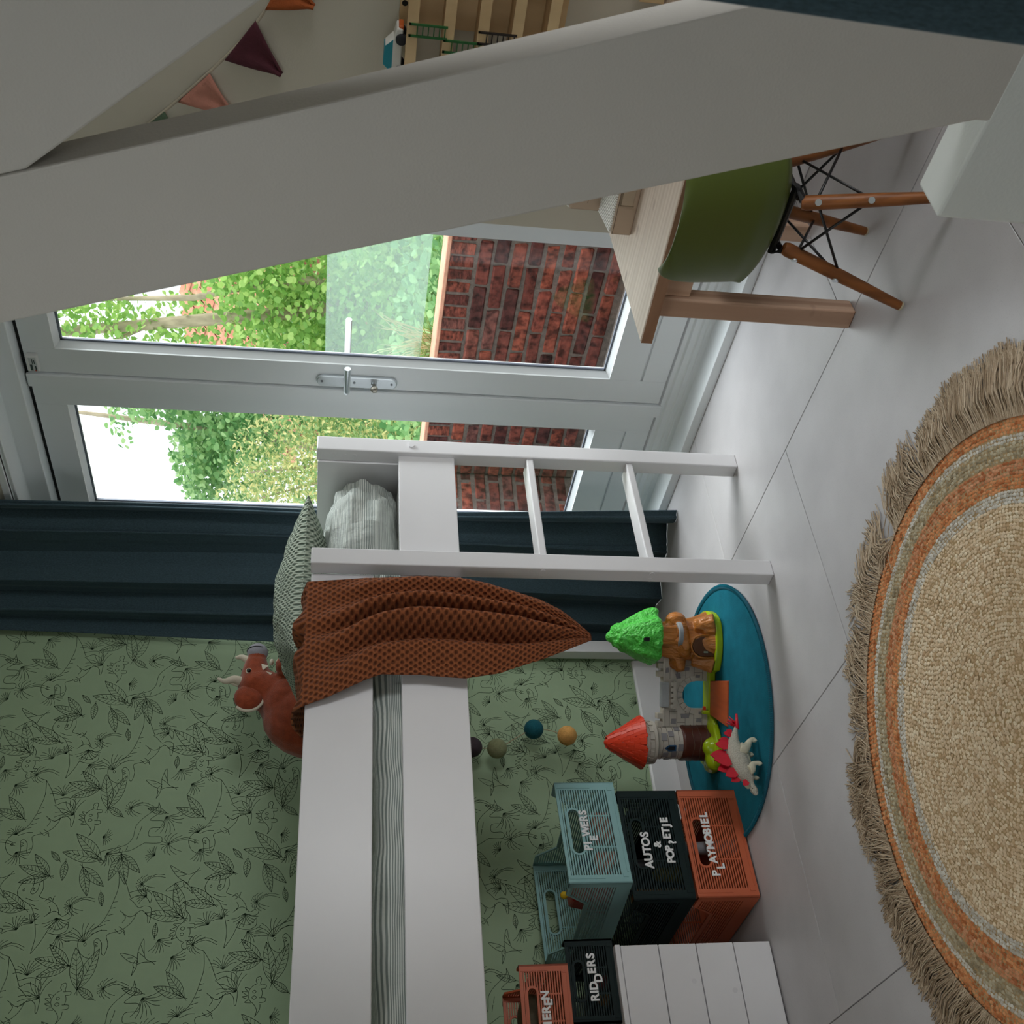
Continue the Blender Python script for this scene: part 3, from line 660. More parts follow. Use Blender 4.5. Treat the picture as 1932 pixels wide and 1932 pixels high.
for iy in range(-3, 6):
    for iz in range(0, 6):
        oy, oz = -.50+PY*iy+.008, .073+PZ*(iz)-.02
        if oy > 2.1: continue
        for pts, wd in ink.lines:
            P_ = [(oy+a, oz+b) for a, b in pts]
            for (a, b), (c, d) in zip(P_, P_[1:]):
                if not (.09 < b < 2.44 and .09 < d < 2.44 and -1.4 < a < 2.05 and c < 2.05): continue
                L = math.hypot(c-a, d-b)
                if L < 1e-6: continue
                nx, ny = -(d-b)/L*wd*.62, (c-a)/L*wd*.62; k = len(wv)
                wv += [(-3.0596, a-nx, b-ny), (-3.0596, c-nx, d-ny), (-3.0596, c+nx, d+ny), (-3.0596, a+nx, b+ny)]; wfc.append((k, k+1, k+2, k+3))
pm = MB(); pm.v = wv; pm.f = wfc
obj('printed_drawing', pm, plain('print_ink', (44, 62, 44), .7, spec=.2), wl, kind='stuff', label='dark green line drawing of dinosaurs, palms and leaves printed on the wallpaper')

# ------------------------------------------------------------------ bedding
def stripe_mat(name, freq, a, b, axis=1):
    s = N(name, .85, .2); uvn = s.n('ShaderNodeUVMap'); sp = s.n('ShaderNodeSeparateXYZ'); s.l(uvn.outputs[0], sp.inputs[0])
    nz = s.n('ShaderNodeTexNoise', Scale=6.0, Detail=2.0); s.l(uvn.outputs[0], nz.inputs['Vector'])
    m1 = s.n('ShaderNodeMath', operation='MULTIPLY_ADD'); m1.inputs[1].default_value = .006; s.l(nz.outputs[0], m1.inputs[0]); s.l(sp.outputs[axis], m1.inputs[2])
    m2 = s.n('ShaderNodeMath', operation='MULTIPLY'); m2.inputs[1].default_value = freq; s.l(m1.outputs[0], m2.inputs[0])
    m3 = s.n('ShaderNodeMath', operation='FRACT'); s.l(m2.outputs[0], m3.inputs[0])
    s.color(s.ramp(m3.outputs[0], [(.30, sc(a)), (.42, sc(b)), (.82, sc(b)), (.95, sc(a))]))
    n2 = s.n('ShaderNodeTexNoise', Scale=26.0, Detail=4.0); s.l(s.coord('Object'), n2.inputs['Vector']); s.bump(n2.outputs[0], .55, .02); return s.m
M_stripe = stripe_mat('striped_cotton', 1/.0048, (134, 144, 140), (216, 220, 214))
def dimple_mat(name, base, dark, cell, hole, bump=.8, rough=.85, soft=.12, aspect=1.0):
    s = N(name, rough, .15); uvn = s.n('ShaderNodeUVMap'); ds = []
    for off in ((0, 0), (.5, .5)):
        mp = s.n('ShaderNodeMapping'); mp.inputs['Scale'].default_value = (1/cell, 1/(cell*1.732*aspect), 1); mp.inputs['Location'].default_value = (off[0], off[1], 0); s.l(uvn.outputs[0], mp.inputs[0])
        fr = s.n('ShaderNodeVectorMath', operation='FRACTION'); s.l(mp.outputs[0], fr.inputs[0])
        sb = s.n('ShaderNodeVectorMath', operation='SUBTRACT'); sb.inputs[1].default_value = (.5, .5, 0); s.l(fr.outputs[0], sb.inputs[0])
        mu = s.n('ShaderNodeVectorMath', operation='MULTIPLY'); mu.inputs[1].default_value = (1, 1.5, 0); s.l(sb.outputs[0], mu.inputs[0])
        le = s.n('ShaderNodeVectorMath', operation='LENGTH'); s.l(mu.outputs[0], le.inputs[0]); ds.append(le.outputs['Value'])
    mn = s.n('ShaderNodeMath', operation='MINIMUM'); s.l(ds[0], mn.inputs[0]); s.l(ds[1], mn.inputs[1])
    s.color(s.ramp(mn.outputs[0], [(hole-soft, sc(dark)), (hole+.02, sc(base))]))
    h = s.ramp(mn.outputs[0], [(hole-soft, (0, 0, 0)), (hole+.14, (1, 1, 1))]); s.bump(h, bump, .006)
    s.b.inputs['Sheen Weight'].default_value = .04; return s.m
M_wafflegreen = dimple_mat('sage_waffle', (190, 202, 184), (92, 108, 94), .0145, .30, 1.0, aspect=.62)
M_rust = dimple_mat('rust_honeycomb', (152, 88, 54), (96, 50, 29), .0150, .26, 1.0, aspect=.80)
obj('mattress', MB().box(-2.99, -2.145, .05, 1.955, .818, .935, ch=.02), plain('mattress_white', (226, 226, 222), .8), bed, world=True)
def duv(u, v):
    y = lerp(.06, 1.62, u); a = v*3.2
    x = -2.143-.006*math.sin(40*y+3*v)
    if v < .22: p = (x-.002, y, lerp(.90, .975, v/.22))
    else:
        t = (v-.22)/.78; p = (lerp(x-.012, -2.98, t), y, .985+.035*math.sin(PI*min(1, t*1.05))**.5+.012*noise3(y*4, t*5, 1)+.006*math.sin(11*y+5*t))
    return (p[0]+.008*noise3(y*7, v*9, 4), p[1], p[2]+.006*noise3(y*9, v*6))
dv = setp(obj('duvet', MB().grid(90, 40, duv, lambda u, v: (u*1.6, v*.34 if v < .22 else .075+(v-.22)*1.1)), M_stripe, smooth=True, solid=.006), 'grey and white striped duvet lying on the raised bed behind the white boards', 'duvet')
def puff(c, h, seed=0, n=64):
    mb = MB()
    def fn(u, v):
        a = 2*PI*u; t = (v-.5)*PI; ce = lambda w, p: math.copysign(abs(math.cos(w))**p, math.cos(w)); se = lambda w, p: math.copysign(abs(math.sin(w))**p, math.sin(w))
        x, y, z = h[0]*ce(t, .55)*ce(a, .38), h[1]*ce(t, .55)*se(a, .38), h[2]*se(t, .8)
        k = 1+.06*noise3(x*11+seed, y*11, z*14)+.06*noise3(x*26, y*34+seed, z*30)
        return (c[0]+x*k, c[1]+y*k, c[2]+z*k)
    return mb.grid(n, n//2, fn, lambda u, v: (u*.9, u*0+v*.50))
def superpillow(c, h, rz, tilt=(0, 0), ear=.10, wr=.006, seed=0, nu=48, pw=.5):
    R = Euler((tilt[0], tilt[1], rz)).to_matrix(); mb = MB()
    for sg in (1, -1):
        def fn(u, v, sg=sg):
            a, b = 2*u-1, 2*v-1
            if sg < 0: a = -a
            ed = max(0, (1-a*a)*(1-b*b))
            x = h[0]*a*(1-ear*(1-b*b)*abs(a)); y = h[1]*b*(1-ear*(1-a*a)*abs(b)); z = sg*h[2]*ed**pw
            z += wr*noise3(a*3+seed, b*3, sg*2)*ed+wr*.6*noise3(a*9+seed, b*5, sg*4)*min(1, ed*3)
            return tuple(Vector(c)+R @ Vector((x, y, z)))
        k = mb.uv; mb.grid(nu, nu, fn, lambda u, v: (u*2*h[0], v*2*h[1]+.007))
    return mb
setp(obj('bed_pillow', puff((-2.53, 1.778, 1.022), (.375, .200, .108), 5, 96), M_stripe, smooth=True), 'plump grey and white striped pillow at the ladder end of the bed', 'pillow')
setp(obj('cushion', superpillow((-2.41, 1.692, 1.166), (.205, .228, .080), math.radians(-9), (-.02, -.03), .16, .012, 2, 60, .52), M_wafflegreen, smooth=True), 'sage green waffle cushion lying on the bed behind the brown blanket', 'cushion')
# blanket over the guard board
LB = ((1.16, 1.215), (1.10, 1.235), (.986, 1.285), (.90, 1.288), (.80, 1.278), (.72, 1.288), (.628, 1.321), (.56, 1.35), (.500, 1.378))
RB = ((1.16, 1.548), (1.05, 1.546), (.90, 1.544), (.792, 1.540), (.73, 1.533), (.673, 1.519), (.61, 1.493), (.563, 1.462), (.53, 1.428), (.500, 1.392))
def bnd(T, z):
    for (z0, y0), (z1, y1) in zip(T, T[1:]):
        if z >= z1: return lerp(y0, y1, max(0, (z0-z))/(z0-z1))
    return T[-1][1]
def blank(u, v):
    'u across from the left edge, v from the bed side over the board and down to the tip'
    if v < .14:
        t = v/.14; yl, yr = bnd(LB, 1.15), bnd(RB, 1.15); x = lerp(-2.27, -2.125, t); z = 1.158+.018*math.sin(PI*t)+.014*math.sin(u*17+2)*t; z -= .02*(1-t)
        dx = 0
    else:
        t = (v-.14)/.86; z = 1.162-(.662)*t**.96; yl, yr = bnd(LB, z), bnd(RB, z); x = -2.104; dx = min(1, t*5)
    y = lerp(yl, yr, u); k = min(1, max(0, (z-.5)/.18))
    # folds fan out from the tip; two deep ones and smaller ripples
    w = u+.05*math.sin(3.0*(1.16-z)*4+1)
    f = .040*math.exp(-((w-.50)/.075)**2)+.030*math.exp(-((w-.70)/.055)**2)-.030*math.exp(-((w-.61)/.055)**2)+.026*math.exp(-((w-.20)/.12)**2)-.018*math.exp(-((w-.36)/.07)**2)+.016*math.exp(-((w-.93)/.07)**2)
    f += .007*noise3(y*14, z*5, 2)
    s_ = 1.45*k*(.55+.45*min(1, (1.17-z)*4))
    if v < .14: z += .5*f*(v/.14)
    return (x+dx*(f*s_+.022+.010*(1-k)), y, z)
setp(obj('blanket', MB().grid(110, 130, blank, lambda u, v: (u*.34, v*.80)), M_rust, smooth=True, solid=.005), 'rust brown honeycomb-weave blanket hanging over the guard board to a point', 'blanket')
# ------------------------------------------------------------------ soft toy, garland, storage crates, cabinet
def blob(name, mb, mt, parent=None, vox=.004, smooth=4, world=True, **k):
    o = obj(name, mb, mt, parent, world=world, **k)
    md = o.modifiers.new('remesh', 'REMESH'); md.mode = 'VOXEL'; md.voxel_size = vox; md.use_smooth_shade = True
    if smooth: sm = o.modifiers.new('smooth', 'SMOOTH'); sm.iterations = smooth; sm.factor = .5
    return o
M_plush = plain('rust_plush', (146, 66, 38), .95, .18, 70, .5, 420, spec=.1, bdist=.003); M_plush.node_tree.nodes['Principled BSDF'].inputs['Sheen Weight'].default_value = .4
M_cream = plain('cream_felt', (214, 204, 184), .9, .04, 60, .2, 300)
px = -2.76
pt = thing('plush_dinosaur', 'rust brown plush triceratops with grey nose and cream horns sitting up on the bed', 'soft toy', (px, 1.56, 1.0))
b = MB()
b.ball((px, 1.560, 1.120), (.105, .122, .160)); b.ball((px, 1.600, 1.205), (.085, .088, .085))
b.tube([(px, 1.60, 1.20), (px+.005, 1.635, 1.262), (px+.01, 1.655, 1.30)], [.070, .060, .055], 14)
b.ball((px+.012, 1.650, 1.305), (.055, .050, .048)); b.tube([(px+.012, 1.640, 1.307), (px+.02, 1.69, 1.306), (px+.026, 1.728, 1.305)], [.046, .040, .031], 16)
b.ball((px+.030, 1.745, 1.304), .0275)
for s_, yy in ((.06, 0), (-.05, .025)):
    b.tube([(px+s_*.9, 1.62, 1.185), (px+s_*1.25, 1.672+yy, 1.190), (px+s_*1.25, 1.684+yy, 1.230), (px+s_*1.2, 1.688+yy, 1.244)], [.034, .030, .028, .020], 12)
b.tube([(px+.05, 1.50, 1.06), (px+.125, 1.53, 1.045)], [.062, .05], 14)
blob('body', b, M_plush, pt, .006, 6)
nb = MB().ball((px+.031, 1.752, 1.304), (.0295, .0275, .0295), 18, 12)
obj('nose', nb, plain('grey_felt', (150, 148, 156), .95, .05, 80, .2, 300), pt, world=True, smooth=True)
obj('nose_seam', MB().tube([(px+.031+.0300*math.cos(t), 1.756, 1.304+.0300*math.sin(t)) for t in [-.5+.2*k for k in range(12)]], .0012, 6), M_dark, pt, world=True)
for q in (((px+.030, 1.655, 1.338), (px+.045, 1.655, 1.362), (px+.05, 1.645, 1.385), (px+.04, 1.672-.012, 1.405)), ((px-.012, 1.672, 1.340), (px-.022, 1.680, 1.36), (px-.03, 1.693, 1.384)), ((px+.03, 1.728, 1.330), (px+.035, 1.735, 1.348), (px+.036, 1.731, 1.364))):
    rr = [.0145, .0125, .009, .004] if len(q) == 4 else [.0115, .009, .0035]
    obj('horn', MB().tube(spline([*q], 4), [lerp(rr[0], rr[-1], k/((len(q)-1)*4)) for k in range((len(q)-1)*4+1)], 12), M_cream, pt, world=True, smooth=True)
fr = MB()
for k in range(11):
    t = -1.1+2.6*k/10; fr.ball((px+.03+.035*math.cos(t), 1.612-.012*abs(t), 1.312+.040*math.sin(t)), (.016, .030, .024), 10, 8)
fr2 = MB().ball((px+.040, 1.600, 1.318), (.018, .040, .040), 18, 12)
obj('frill', fr2, M_plush, pt, world=True, smooth=True)
obj('frill_edge', MB().tube([(px+.040, 1.600+.042*math.cos(a), 1.318+.042*math.sin(a)) for a in [PI*.75+k*.22 for k in range(12)]], .0045, 7), M_cream, pt, world=True, smooth=True)
ey = obj('eye', MB().ball((px+.058, 1.676, 1.322), .0062, 14, 10), plain('bead_black', (10, 10, 12), .1), pt, world=True, smooth=True)
obj('eye_ring', MB().lathe([(.0085, -.001), (.0085, .001)], 16).xf(Matrix.Translation((px+.0565, 1.676, 1.322)) @ Matrix.Rotation(PI/2, 4, 'Y')), M_cream, pt, world=True)
for y, z in ((1.668, 1.272), (1.692, 1.284)):
    obj('tooth', MB().add([(px+.052, y-.014, z+.004), (px+.052, y+.012, z+.010), (px+.060, y, z-.016), (px+.046, y-.014, z+.004), (px+.046, y+.012, z+.010)], [(0, 2, 1), (3, 4, 2), (0, 3, 2), (1, 2, 4), (0, 1, 4, 3)]), M_cream, pt, world=True)
for s_, yy in ((.072, 0), (-.06, .025)):
    for dz in (-.008, .010): obj('claw', MB().ball((px+s_, 1.696+yy, 1.250+dz), (.008, .010, .006), 10, 8), M_cream, pt, world=True, smooth=True)

# felt ball garland against the wall
gl = thing('ball_garland', 'string of coloured felt balls hanging under the bed in front of the wallpaper', 'garland', (-2.98, 1.60, .30))
GB = (((1.585, .660), (70, 60, 66)), ((1.581, .584), (150, 154, 116)), ((1.647, .464), (18, 92, 104)), ((1.625, .360), (224, 168, 96)))
for (y, z), c in GB: obj('ball', MB().ball((-2.98, y, z), .0305, 24, 16), plain('felt_ball', c, .95, .08, 90, .4, 380), gl, world=True, smooth=True)
obj('cord', MB().tube(spline([(-2.98, 1.60, .83), (-2.98, 1.582, .74), (-2.98, 1.585, .66), (-2.98, 1.581, .584), (-2.98, 1.612, .53), (-2.98, 1.647, .464), (-2.98, 1.642, .41), (-2.98, 1.625, .36), (-2.98, 1.625, .325)], 5), .0016, 6), plain('twine', (176, 160, 130), .9), gl, world=True)

# white plank cabinet
cb = thing('cabinet', 'low white cabinet fronted with wide horizontal planks, carrying two small crates under the bed', 'cabinet', (-2.83, .40, 0))
obj('carcass', MB().box(-3.035, -2.630, -.05, .858, .012, .383), M_white, cb, world=True, bevel=.002)
obj('top', MB().box(-3.038, -2.611, -.052, .862, .3845, .398), M_white, cb, world=True, bevel=.002)
for k in range(4): obj('plank', MB().box(-2.630, -2.613, -.05, .860, .0045+.0952*k, .0045+.0952*(k+1)-.0022, ch=.0012), M_white, cb, world=True)
for y, z in ((.772, .214), (.748, .117), (.55, .21)): obj('plug', MB().tube([(-2.6135, y, z), (-2.6126, y, z)], .0062, 16), plain('plug_white', (222, 221, 224), .45), cb, world=True)
for y in (.82, 0.0): obj('foot', MB().box(-3.0, -2.65, y-.02, y+.02, 0, .012), M_dark, cb, world=True)

# folding crates ------------------------------------------------
def mk_crate(W, D, H, mt, ns):
    'parts in local coordinates, label side facing -y'
    t = .0045; parts = []
    bo = .020*W/.3+.004; bt = .008; bb = .026*H/.163
    z0, z1 = bb, H-bt; pitch = (z1-z0)/ns; sh = pitch*.52
    def long_panel(y):
        m = MB(); ya, yb = y-t/2, y+t/2
        m.box(-W/2, -W/2+bo, ya, yb, 0, H); m.box(W/2-bo, W/2, ya, yb, 0, H); m.box(-W/2+bo, W/2-bo, ya, yb, 0, bb-.001); m.box(-W/2+bo, W/2-bo, ya, yb, H-bt, H)
        hw, hh, hz = W*.17, H*.085, H-H*.235
        for k in range(ns):
            za = z0+pitch*k+pitch*.3; zb = za+sh; zc = (za+zb)/2; d = abs(zc-hz)
            if d < hh+.002:
                x = hw+math.sqrt(max(0, (hh+.004)**2-min(d, hh)**2))-.002
                m.box(-W/2+bo, -x, ya, yb, za, zb); m.box(x, W/2-bo, ya, yb, za, zb)
            else: m.box(-W/2+bo, W/2-bo, ya, yb, za, zb)
        for x in (-W*.155, W*.155): 
            m.box(x-.002, x+.002, ya+.0012, yb-.0012, z0, hz-hh-.002)
        n = 10; R = []
        for rr in (hh+.0055, hh):
            R.append([(hw+rr*math.cos(-PI/2+PI*k/n), hz+rr*math.sin(-PI/2+PI*k/n)) for k in range(n+1)]+[(-hw+rr*math.cos(PI/2+PI*k/n), hz+rr*math.sin(PI/2+PI*k/n)) for k in range(n+1)])
        L = len(R[0]); vs = [(a, ya-.001, c) for a, c in R[0]]+[(a, ya-.001, c) for a, c in R[1]]+[(a, yb+.001, c) for a, c in R[0]]+[(a, yb+.001, c) for a, c in R[1]]; fs = []
        for i in range(L):
            j = (i+1) % L; fs += [(i, j, L+j, L+i), (2*L+j, 2*L+i, 3*L+i, 3*L+j), (L+i, L+j, 3*L+j, 3*L+i), (j, i, 2*L+i, 2*L+j)]
        m.add(vs, fs)
        # hinge step lines on the borders
        for sx in (-1, 1):
            m.box(sx*(W/2-bo*.55)-.006*(sx > 0), sx*(W/2-bo*.55)+.006*(sx < 0), ya-.0012, ya, H*.42, H*.98)
            m.box(sx*(W/2-bo*.9)-.005, sx*(W/2-bo*.9)+.005, ya-.0014, ya, H*.05, H*.13)
        m.box(-W/2+bo*1.3, W/2-bo*1.3, ya-.0010, ya, H*.03, H*.055)
        return m
    def side_panel(x):
        m = MB(); xa, xb = x-t/2, x+t/2; dip = H*.66; e0, e1 = D*.13, D*.24
        m.box(xa, xb, -D/2, -D/2+bo*.8, 0, H); m.box(xa, xb, D/2-bo*.8, D/2, 0, H); m.box(xa, xb, -D/2+bo*.8, D/2-bo*.8, 0, bb*1.5)
        rim = [(-D/2, H), (-D/2+e0, H), (-D/2+e1, dip), (D/2-e1, dip), (D/2-e0, H), (D/2, H)]
        for (ya, za), (yb, zb) in zip(rim, rim[1:]):
            m.add([(xa, ya, za-.009), (xb, ya, za-.009), (xb, yb, zb-.009), (xa, yb, zb-.009), (xa, ya, za), (xb, ya, za), (xb, yb, zb), (xa, yb, zb)], [(3, 2, 1, 0), (4, 5, 6, 7), (0, 1, 5, 4), (1, 2, 6, 5), (2, 3, 7, 6), (3, 0, 4, 7)])
        for k in range(ns):
            za = z0+pitch*k+pitch*.3; zb = za+sh
            if za < bb*1.5: continue
            if zb < dip-.006: m.box(xa, xb, -D/2+bo*.8, D/2-bo*.8, za, zb)
            elif zb < H-.009:
                yy = D/2-e1+(e1-e0)*(zb-dip+.010)/(H-dip)
                m.box(xa, xb, -D/2+bo*.8, -yy, za, zb); m.box(xa, xb, yy, D/2-bo*.8, za, zb)
        for y in (-D*.17, D*.17): m.box(xa+.0012, xb-.0012, y-.002, y+.002, bb, dip-.005)
        return m
    me = lambda n, mb: (n, mb.mesh(n))
    out = [me('label_panel', long_panel(-D/2+t/2)), me('back_panel', long_panel(D/2-t/2).xf(Matrix.Identity(4))), me('side_panel', side_panel(-W/2+t/2)), me('side_panel', side_panel(W/2-t/2)),
           me('base', MB().box(-W/2+.004, W/2-.004, -D/2+.004, D/2-.004, .003, .008))]
    for _, m_ in out: m_.materials.append(mt)
    return out
def crate(spec, label, loc, rz, parts, group='folding crates with white letters'):
    c = thing('folding_crate', label, 'crate', loc, (0, 0, PI/2+rz), group)
    for n, m_ in parts: obj(n, m_, None, c)
    return c
M_letter = plain('white_letter', (240, 240, 240), .45)
FONT = {}
def glyph(ch, size):
    if (ch, size) not in FONT:
        cu = bpy.data.curves.new('glyph', 'FONT'); cu.body = ch; cu.size = size; cu.extrude = .0012; cu.offset = size*.038; cu.align_x = 'CENTER'; cu.resolution_u = 4
        o = bpy.data.objects.new('glyph', cu); COL.objects.link(o); bpy.context.view_layer.update()
        me = bpy.data.meshes.new_from_object(o.evaluated_get(bpy.context.evaluated_depsgraph_get())); me.name = 'letter'; me.materials.clear(); me.materials.append(M_letter)
        bpy.data.objects.remove(o); FONT[(ch, size)] = me
    return FONT[(ch, size)]
def write(parent, text, size, cx, z, y, adv, drops={}, rot={}):
    n = len(text); wd = [adv*{'I': .55, 'J': .8, 'W': 1.3, 'M': 1.25, ' ': .5}.get(c, 1) for c in text]; x = cx-sum(wd)/2
    for i, c in enumerate(text):
        if c != ' ':
            obj('letter', glyph(c, size), None, parent, loc=(x+wd[i]/2, y, z+drops.get(i, 0)), rot=(PI/2, 0, 0))
        x += wd[i]
M_terra = plain('terracotta_plastic', (196, 98, 62), .45, .02, 8)
M_green = plain('bottle_green_plastic', (13, 33, 33), .6, .03, 8, spec=.25)
M_blue = plain('pale_teal_plastic', (146, 190, 190), .42, .02, 8)
W, D, H = .300, .400, .162
c1 = crate(0, 'terracotta plastic crate on the floor, lowest of the stack beside the round blue rug', (-2.812, 1.105, .0055), math.radians(3.2), mk_crate(W, D, H, M_terra, 19))
c2 = crate(0, 'large dark bottle-green crate in the middle of the stack of three', (-2.822, 1.110, .169), math.radians(2.6), mk_crate(W, D, H, M_green, 19))
c3 = crate(0, 'pale blue-green open crate on top of the stack of three', (-2.820, 1.122, .3325), math.radians(9.5), mk_crate(W, D, H, M_blue, 19))
yL = -D/2-.0012
write(c1, 'PLAYMOBIEL', .029, -.005, H*.575, yL, .0184, {1: -.016})
write(c2, 'AUTOS', .030, -.017, H*.60, yL, .0205); write(c2, '&', .026, -.004, H*.42, yL, .02); write(c2, 'POP?ETJE', .028, .008, H*.235, yL, .0164, {3: -.012, 6: -.003})
write(c3, 'PIEWERS', .029, .002, H*.55, yL, .0178, {2: -.019})
w2, d2, h2 = .192, .27, .118
c4 = crate(0, 'small dark bottle-green crate standing on the white cabinet', (-2.765, .787, .3985), math.radians(0), mk_crate(w2, d2, h2, M_green, 15))
c5 = crate(0, 'small terracotta crate with a toy animal in it, on the small green crate', (-2.747, .730, .5185), math.radians(-2), mk_crate(w2, d2, h2, M_terra, 15))
yL = -d2/2-.0012
write(c4, 'RIDDERS', .027, .008, h2*.42, yL, .0172, {3: -.013}); write(c5, 'DIEREN', .027, -.010, h2*.44, yL, .0158, {4: -.006})
# what lies in the crates
def toy(name, label, cat, mb, mt, smooth=True, **k): return setp(obj(name, mb, mt, None, smooth=smooth, **k), label, cat)
rt = thing('toy_roof', 'red plastic toy with a yellow knob poking out of the pale blue-green crate', 'toy', (-2.75, 1.04, .40))
obj('body', MB().hexa([(-2.80, .995, .3412), (-2.72, .995, .3412), (-2.72, 1.068, .3412), (-2.80, 1.068, .3412), (-2.78, 1.015, .462), (-2.725, 1.015, .462), (-2.725, 1.055, .468), (-2.78, 1.055, .468)]), plain('red_plastic', (176, 30, 26), .35), rt, world=True, bevel=.006)
obj('knob', MB().ball((-2.745, 1.035, .478), .010, 14, 10), plain('yellow_plastic', (236, 200, 40), .35), rt, world=True, smooth=True)
toy('toy_ball', 'small dark blue ball on an orange block inside the pale blue-green crate', 'ball', MB().ball((-2.705, 1.10, .4178), .0200, 18, 12), plain('blue_plastic', (24, 28, 84), .35))
for i, (x, y, z, r) in enumerate(((-2.70, 1.10, .372, .028), (-2.69, 1.17, .366, .022), (-2.72, 1.22, .372, .026))):
    toy('toy_block', ['bright orange toy block nearest the corner inside the pale crate', 'middle orange toy block behind the slots of the pale crate', 'orange toy block at the far end inside the pale crate'][i], 'toy', MB().box(x-r, x+r, y-r*.8, y+r*.8, .3412, .3412+2*r, ch=r*.18), plain('orange_plastic', (240, 110, 62), .4), smooth=False)
an = thing('toy_animal', 'grey-brown toy boar with white tusk lying in the small terracotta crate', 'toy', (-2.74, .72, .545))
b = MB().ball((-2.745, .735, .590), (.045, .060, .036)).ball((-2.745, .668, .596), (.034, .036, .034)).tube([(-2.745, .66, .594), (-2.73, .64, .584)], [.026, .018], 12)
b.tube([(-2.72, .75, .57), (-2.70, .77, .545)], [.016, .013], 10).tube([(-2.77, .76, .57), (-2.78, .78, .545)], [.016, .013], 10)
M_anim = plain('olive_brown_rubber', (92, 84, 62), .6, .1, 40, .2, 150)
blob('body', b, M_anim, an, .005, 4)
obj('tusk', MB().tube(spline([(-2.716, .664, .580), (-2.705, .666, .576), (-2.700, .662, .588)], 4), [.006]*5+[.005]*3+[.003], 10), M_cream, an, world=True, smooth=True)
obj('eye', MB().ball((-2.716, .668, .610), .0035, 10, 8), M_dark, an, world=True, smooth=True)
obj('ear', MB().ball((-2.738, .694, .628), (.005, .014, .012), 12, 8), M_anim, an, world=True, smooth=True)
for lab, c, x, y, z, r in (('red knight figure lying in the small green crate', (120, 40, 34), -2.70, .80, .425, .02), ('ochre toy shield lying in the small green crate', (160, 110, 40), -2.70, .76, .42, .016), ('grey shiny toy horse in the terracotta floor crate', (150, 150, 155), -2.66, 1.12, .115, .022), ('black toy tyre in the large green crate', (30, 30, 32), -2.68, 1.08, .272, .026), ('yellow toy digger bucket in the large green crate', (150, 134, 40), -2.66, 1.05, .22, .024)):
    z0_ = {.425: .4075, .42: .4075, .115: .0145, .272: .178, .22: .178}[z]
    b = MB().lathe([(r*.9, 0), (r, r*.3), (r*.7, (z-z0_)*1.2), (r*.8, (z-z0_)*1.5), (r*.35, (z-z0_)*1.9)], 14, (x, y, z0_))
    toy('toy_figure', lab, 'toy', b, plain('figure_plastic', c, .4))
toy('wooden_toy', 'wooden block toy peeking out between the two upper crates of the stack', 'toy', MB().box(-2.695, -2.640, .988, 1.008, .178, .317, ch=.003), plain('beech', (190, 140, 84), .5, .1, 30), smooth=False)
# ------------------------------------------------------------------ round blue rug with stitched edge
M_teal = plain('teal_pile', (22, 104, 122), .95, .10, 26, .45, 700, spec=.15); M_tealdk = plain('teal_binding', (18, 82, 100), .9, .1, 80, .3, 400)
tx, ty, tr_ = -2.580, 1.483, .356
rg = thing('round_rug', 'round teal blue felt rug with a stitched edge under the bed, carrying the toy castle', 'rug', (tx, ty, 0))
obj('pile', MB().lathe([(tr_-.012, 0.0005), (tr_-.012, .0040), (tr_-.02, .0050), (.001, .0050)], 96, (0, 0, 0)), M_teal, rg, smooth=False)
n = 120; bd = MB(); k_ = 8; vs = []; fs = []
for i in range(n):
    a = 2*PI*i/n; R0 = tr_-.005+.0015*math.sin(5*a)
    for j in range(k_):
        q = 2*PI*j/k_; vs.append(((R0+.0065*math.cos(q))*math.cos(a), (R0+.0065*math.cos(q))*math.sin(a), .0048+.0045*math.sin(q)))
for i in range(n):
    for j in range(k_): fs.append((i*k_+j, ((i+1) % n)*k_+j, ((i+1) % n)*k_+(j+1) % k_, i*k_+(j+1) % k_))
obj('binding', bd.add(vs, fs), M_tealdk, rg, smooth=True)
sm = MB()
for i in range(420):
    a = 2*PI*i/420; c_, s_ = math.cos(a), math.sin(a); t_ = .0018
    p = [((tr_-.0125)*c_, (tr_-.0125)*s_, .006), ((tr_-.004)*math.cos(a+.006), (tr_-.004)*math.sin(a+.006), .0098), ((tr_+.0015)*math.cos(a+.009), (tr_+.0015)*math.sin(a+.009), .0062)]
    sm.tube(p, .0011, 4)
obj('stitching', sm, M_teal, rg, kind='stuff')

# ------------------------------------------------------------------ braided jute rug with long fringe
jx, jy, JR = -1.418, .803, .497
ju = thing('jute_rug', 'large round braided jute rug with orange rings and a long raffia fringe', 'rug', (jx, jy, 0))
def braid_mat(name, stops):
    s = N(name, .9, .15); g = s.n('ShaderNodeNewGeometry'); c = s.ramp(g.outputs['Random Per Island'], stops)
    t = s.n('ShaderNodeTexNoise', Scale=900.0, Detail=2.0); s.l(s.coord('Object'), t.inputs['Vector'])
    mx = s.n('ShaderNodeMix', data_type='RGBA', blend_type='MULTIPLY'); mx.inputs[0].default_value = .5
    s.l(c, mx.inputs[6]); s.l(s.ramp(t.outputs[0], [(.3, (.6, .58, .55)), (.6, (1.05, 1.05, 1.05))]), mx.inputs[7]); s.color(mx.outputs[2]); s.bump(t.outputs[0], .5, .001); return s.m
M_jute = braid_mat('jute', [(0, sc((200, 168, 130))), (.3, sc((226, 200, 166))), (.7, sc((238, 216, 184))), (1, sc((246, 230, 202)))])
M_oran = braid_mat('orange_jute', [(0, sc((176, 104, 62))), (.4, sc((216, 140, 90))), (1, sc((232, 168, 118)))])
M_orpk = braid_mat('peach_jute', [(0, sc((176, 104, 64))), (.5, sc((210, 144, 104))), (1, sc((224, 168, 130)))])
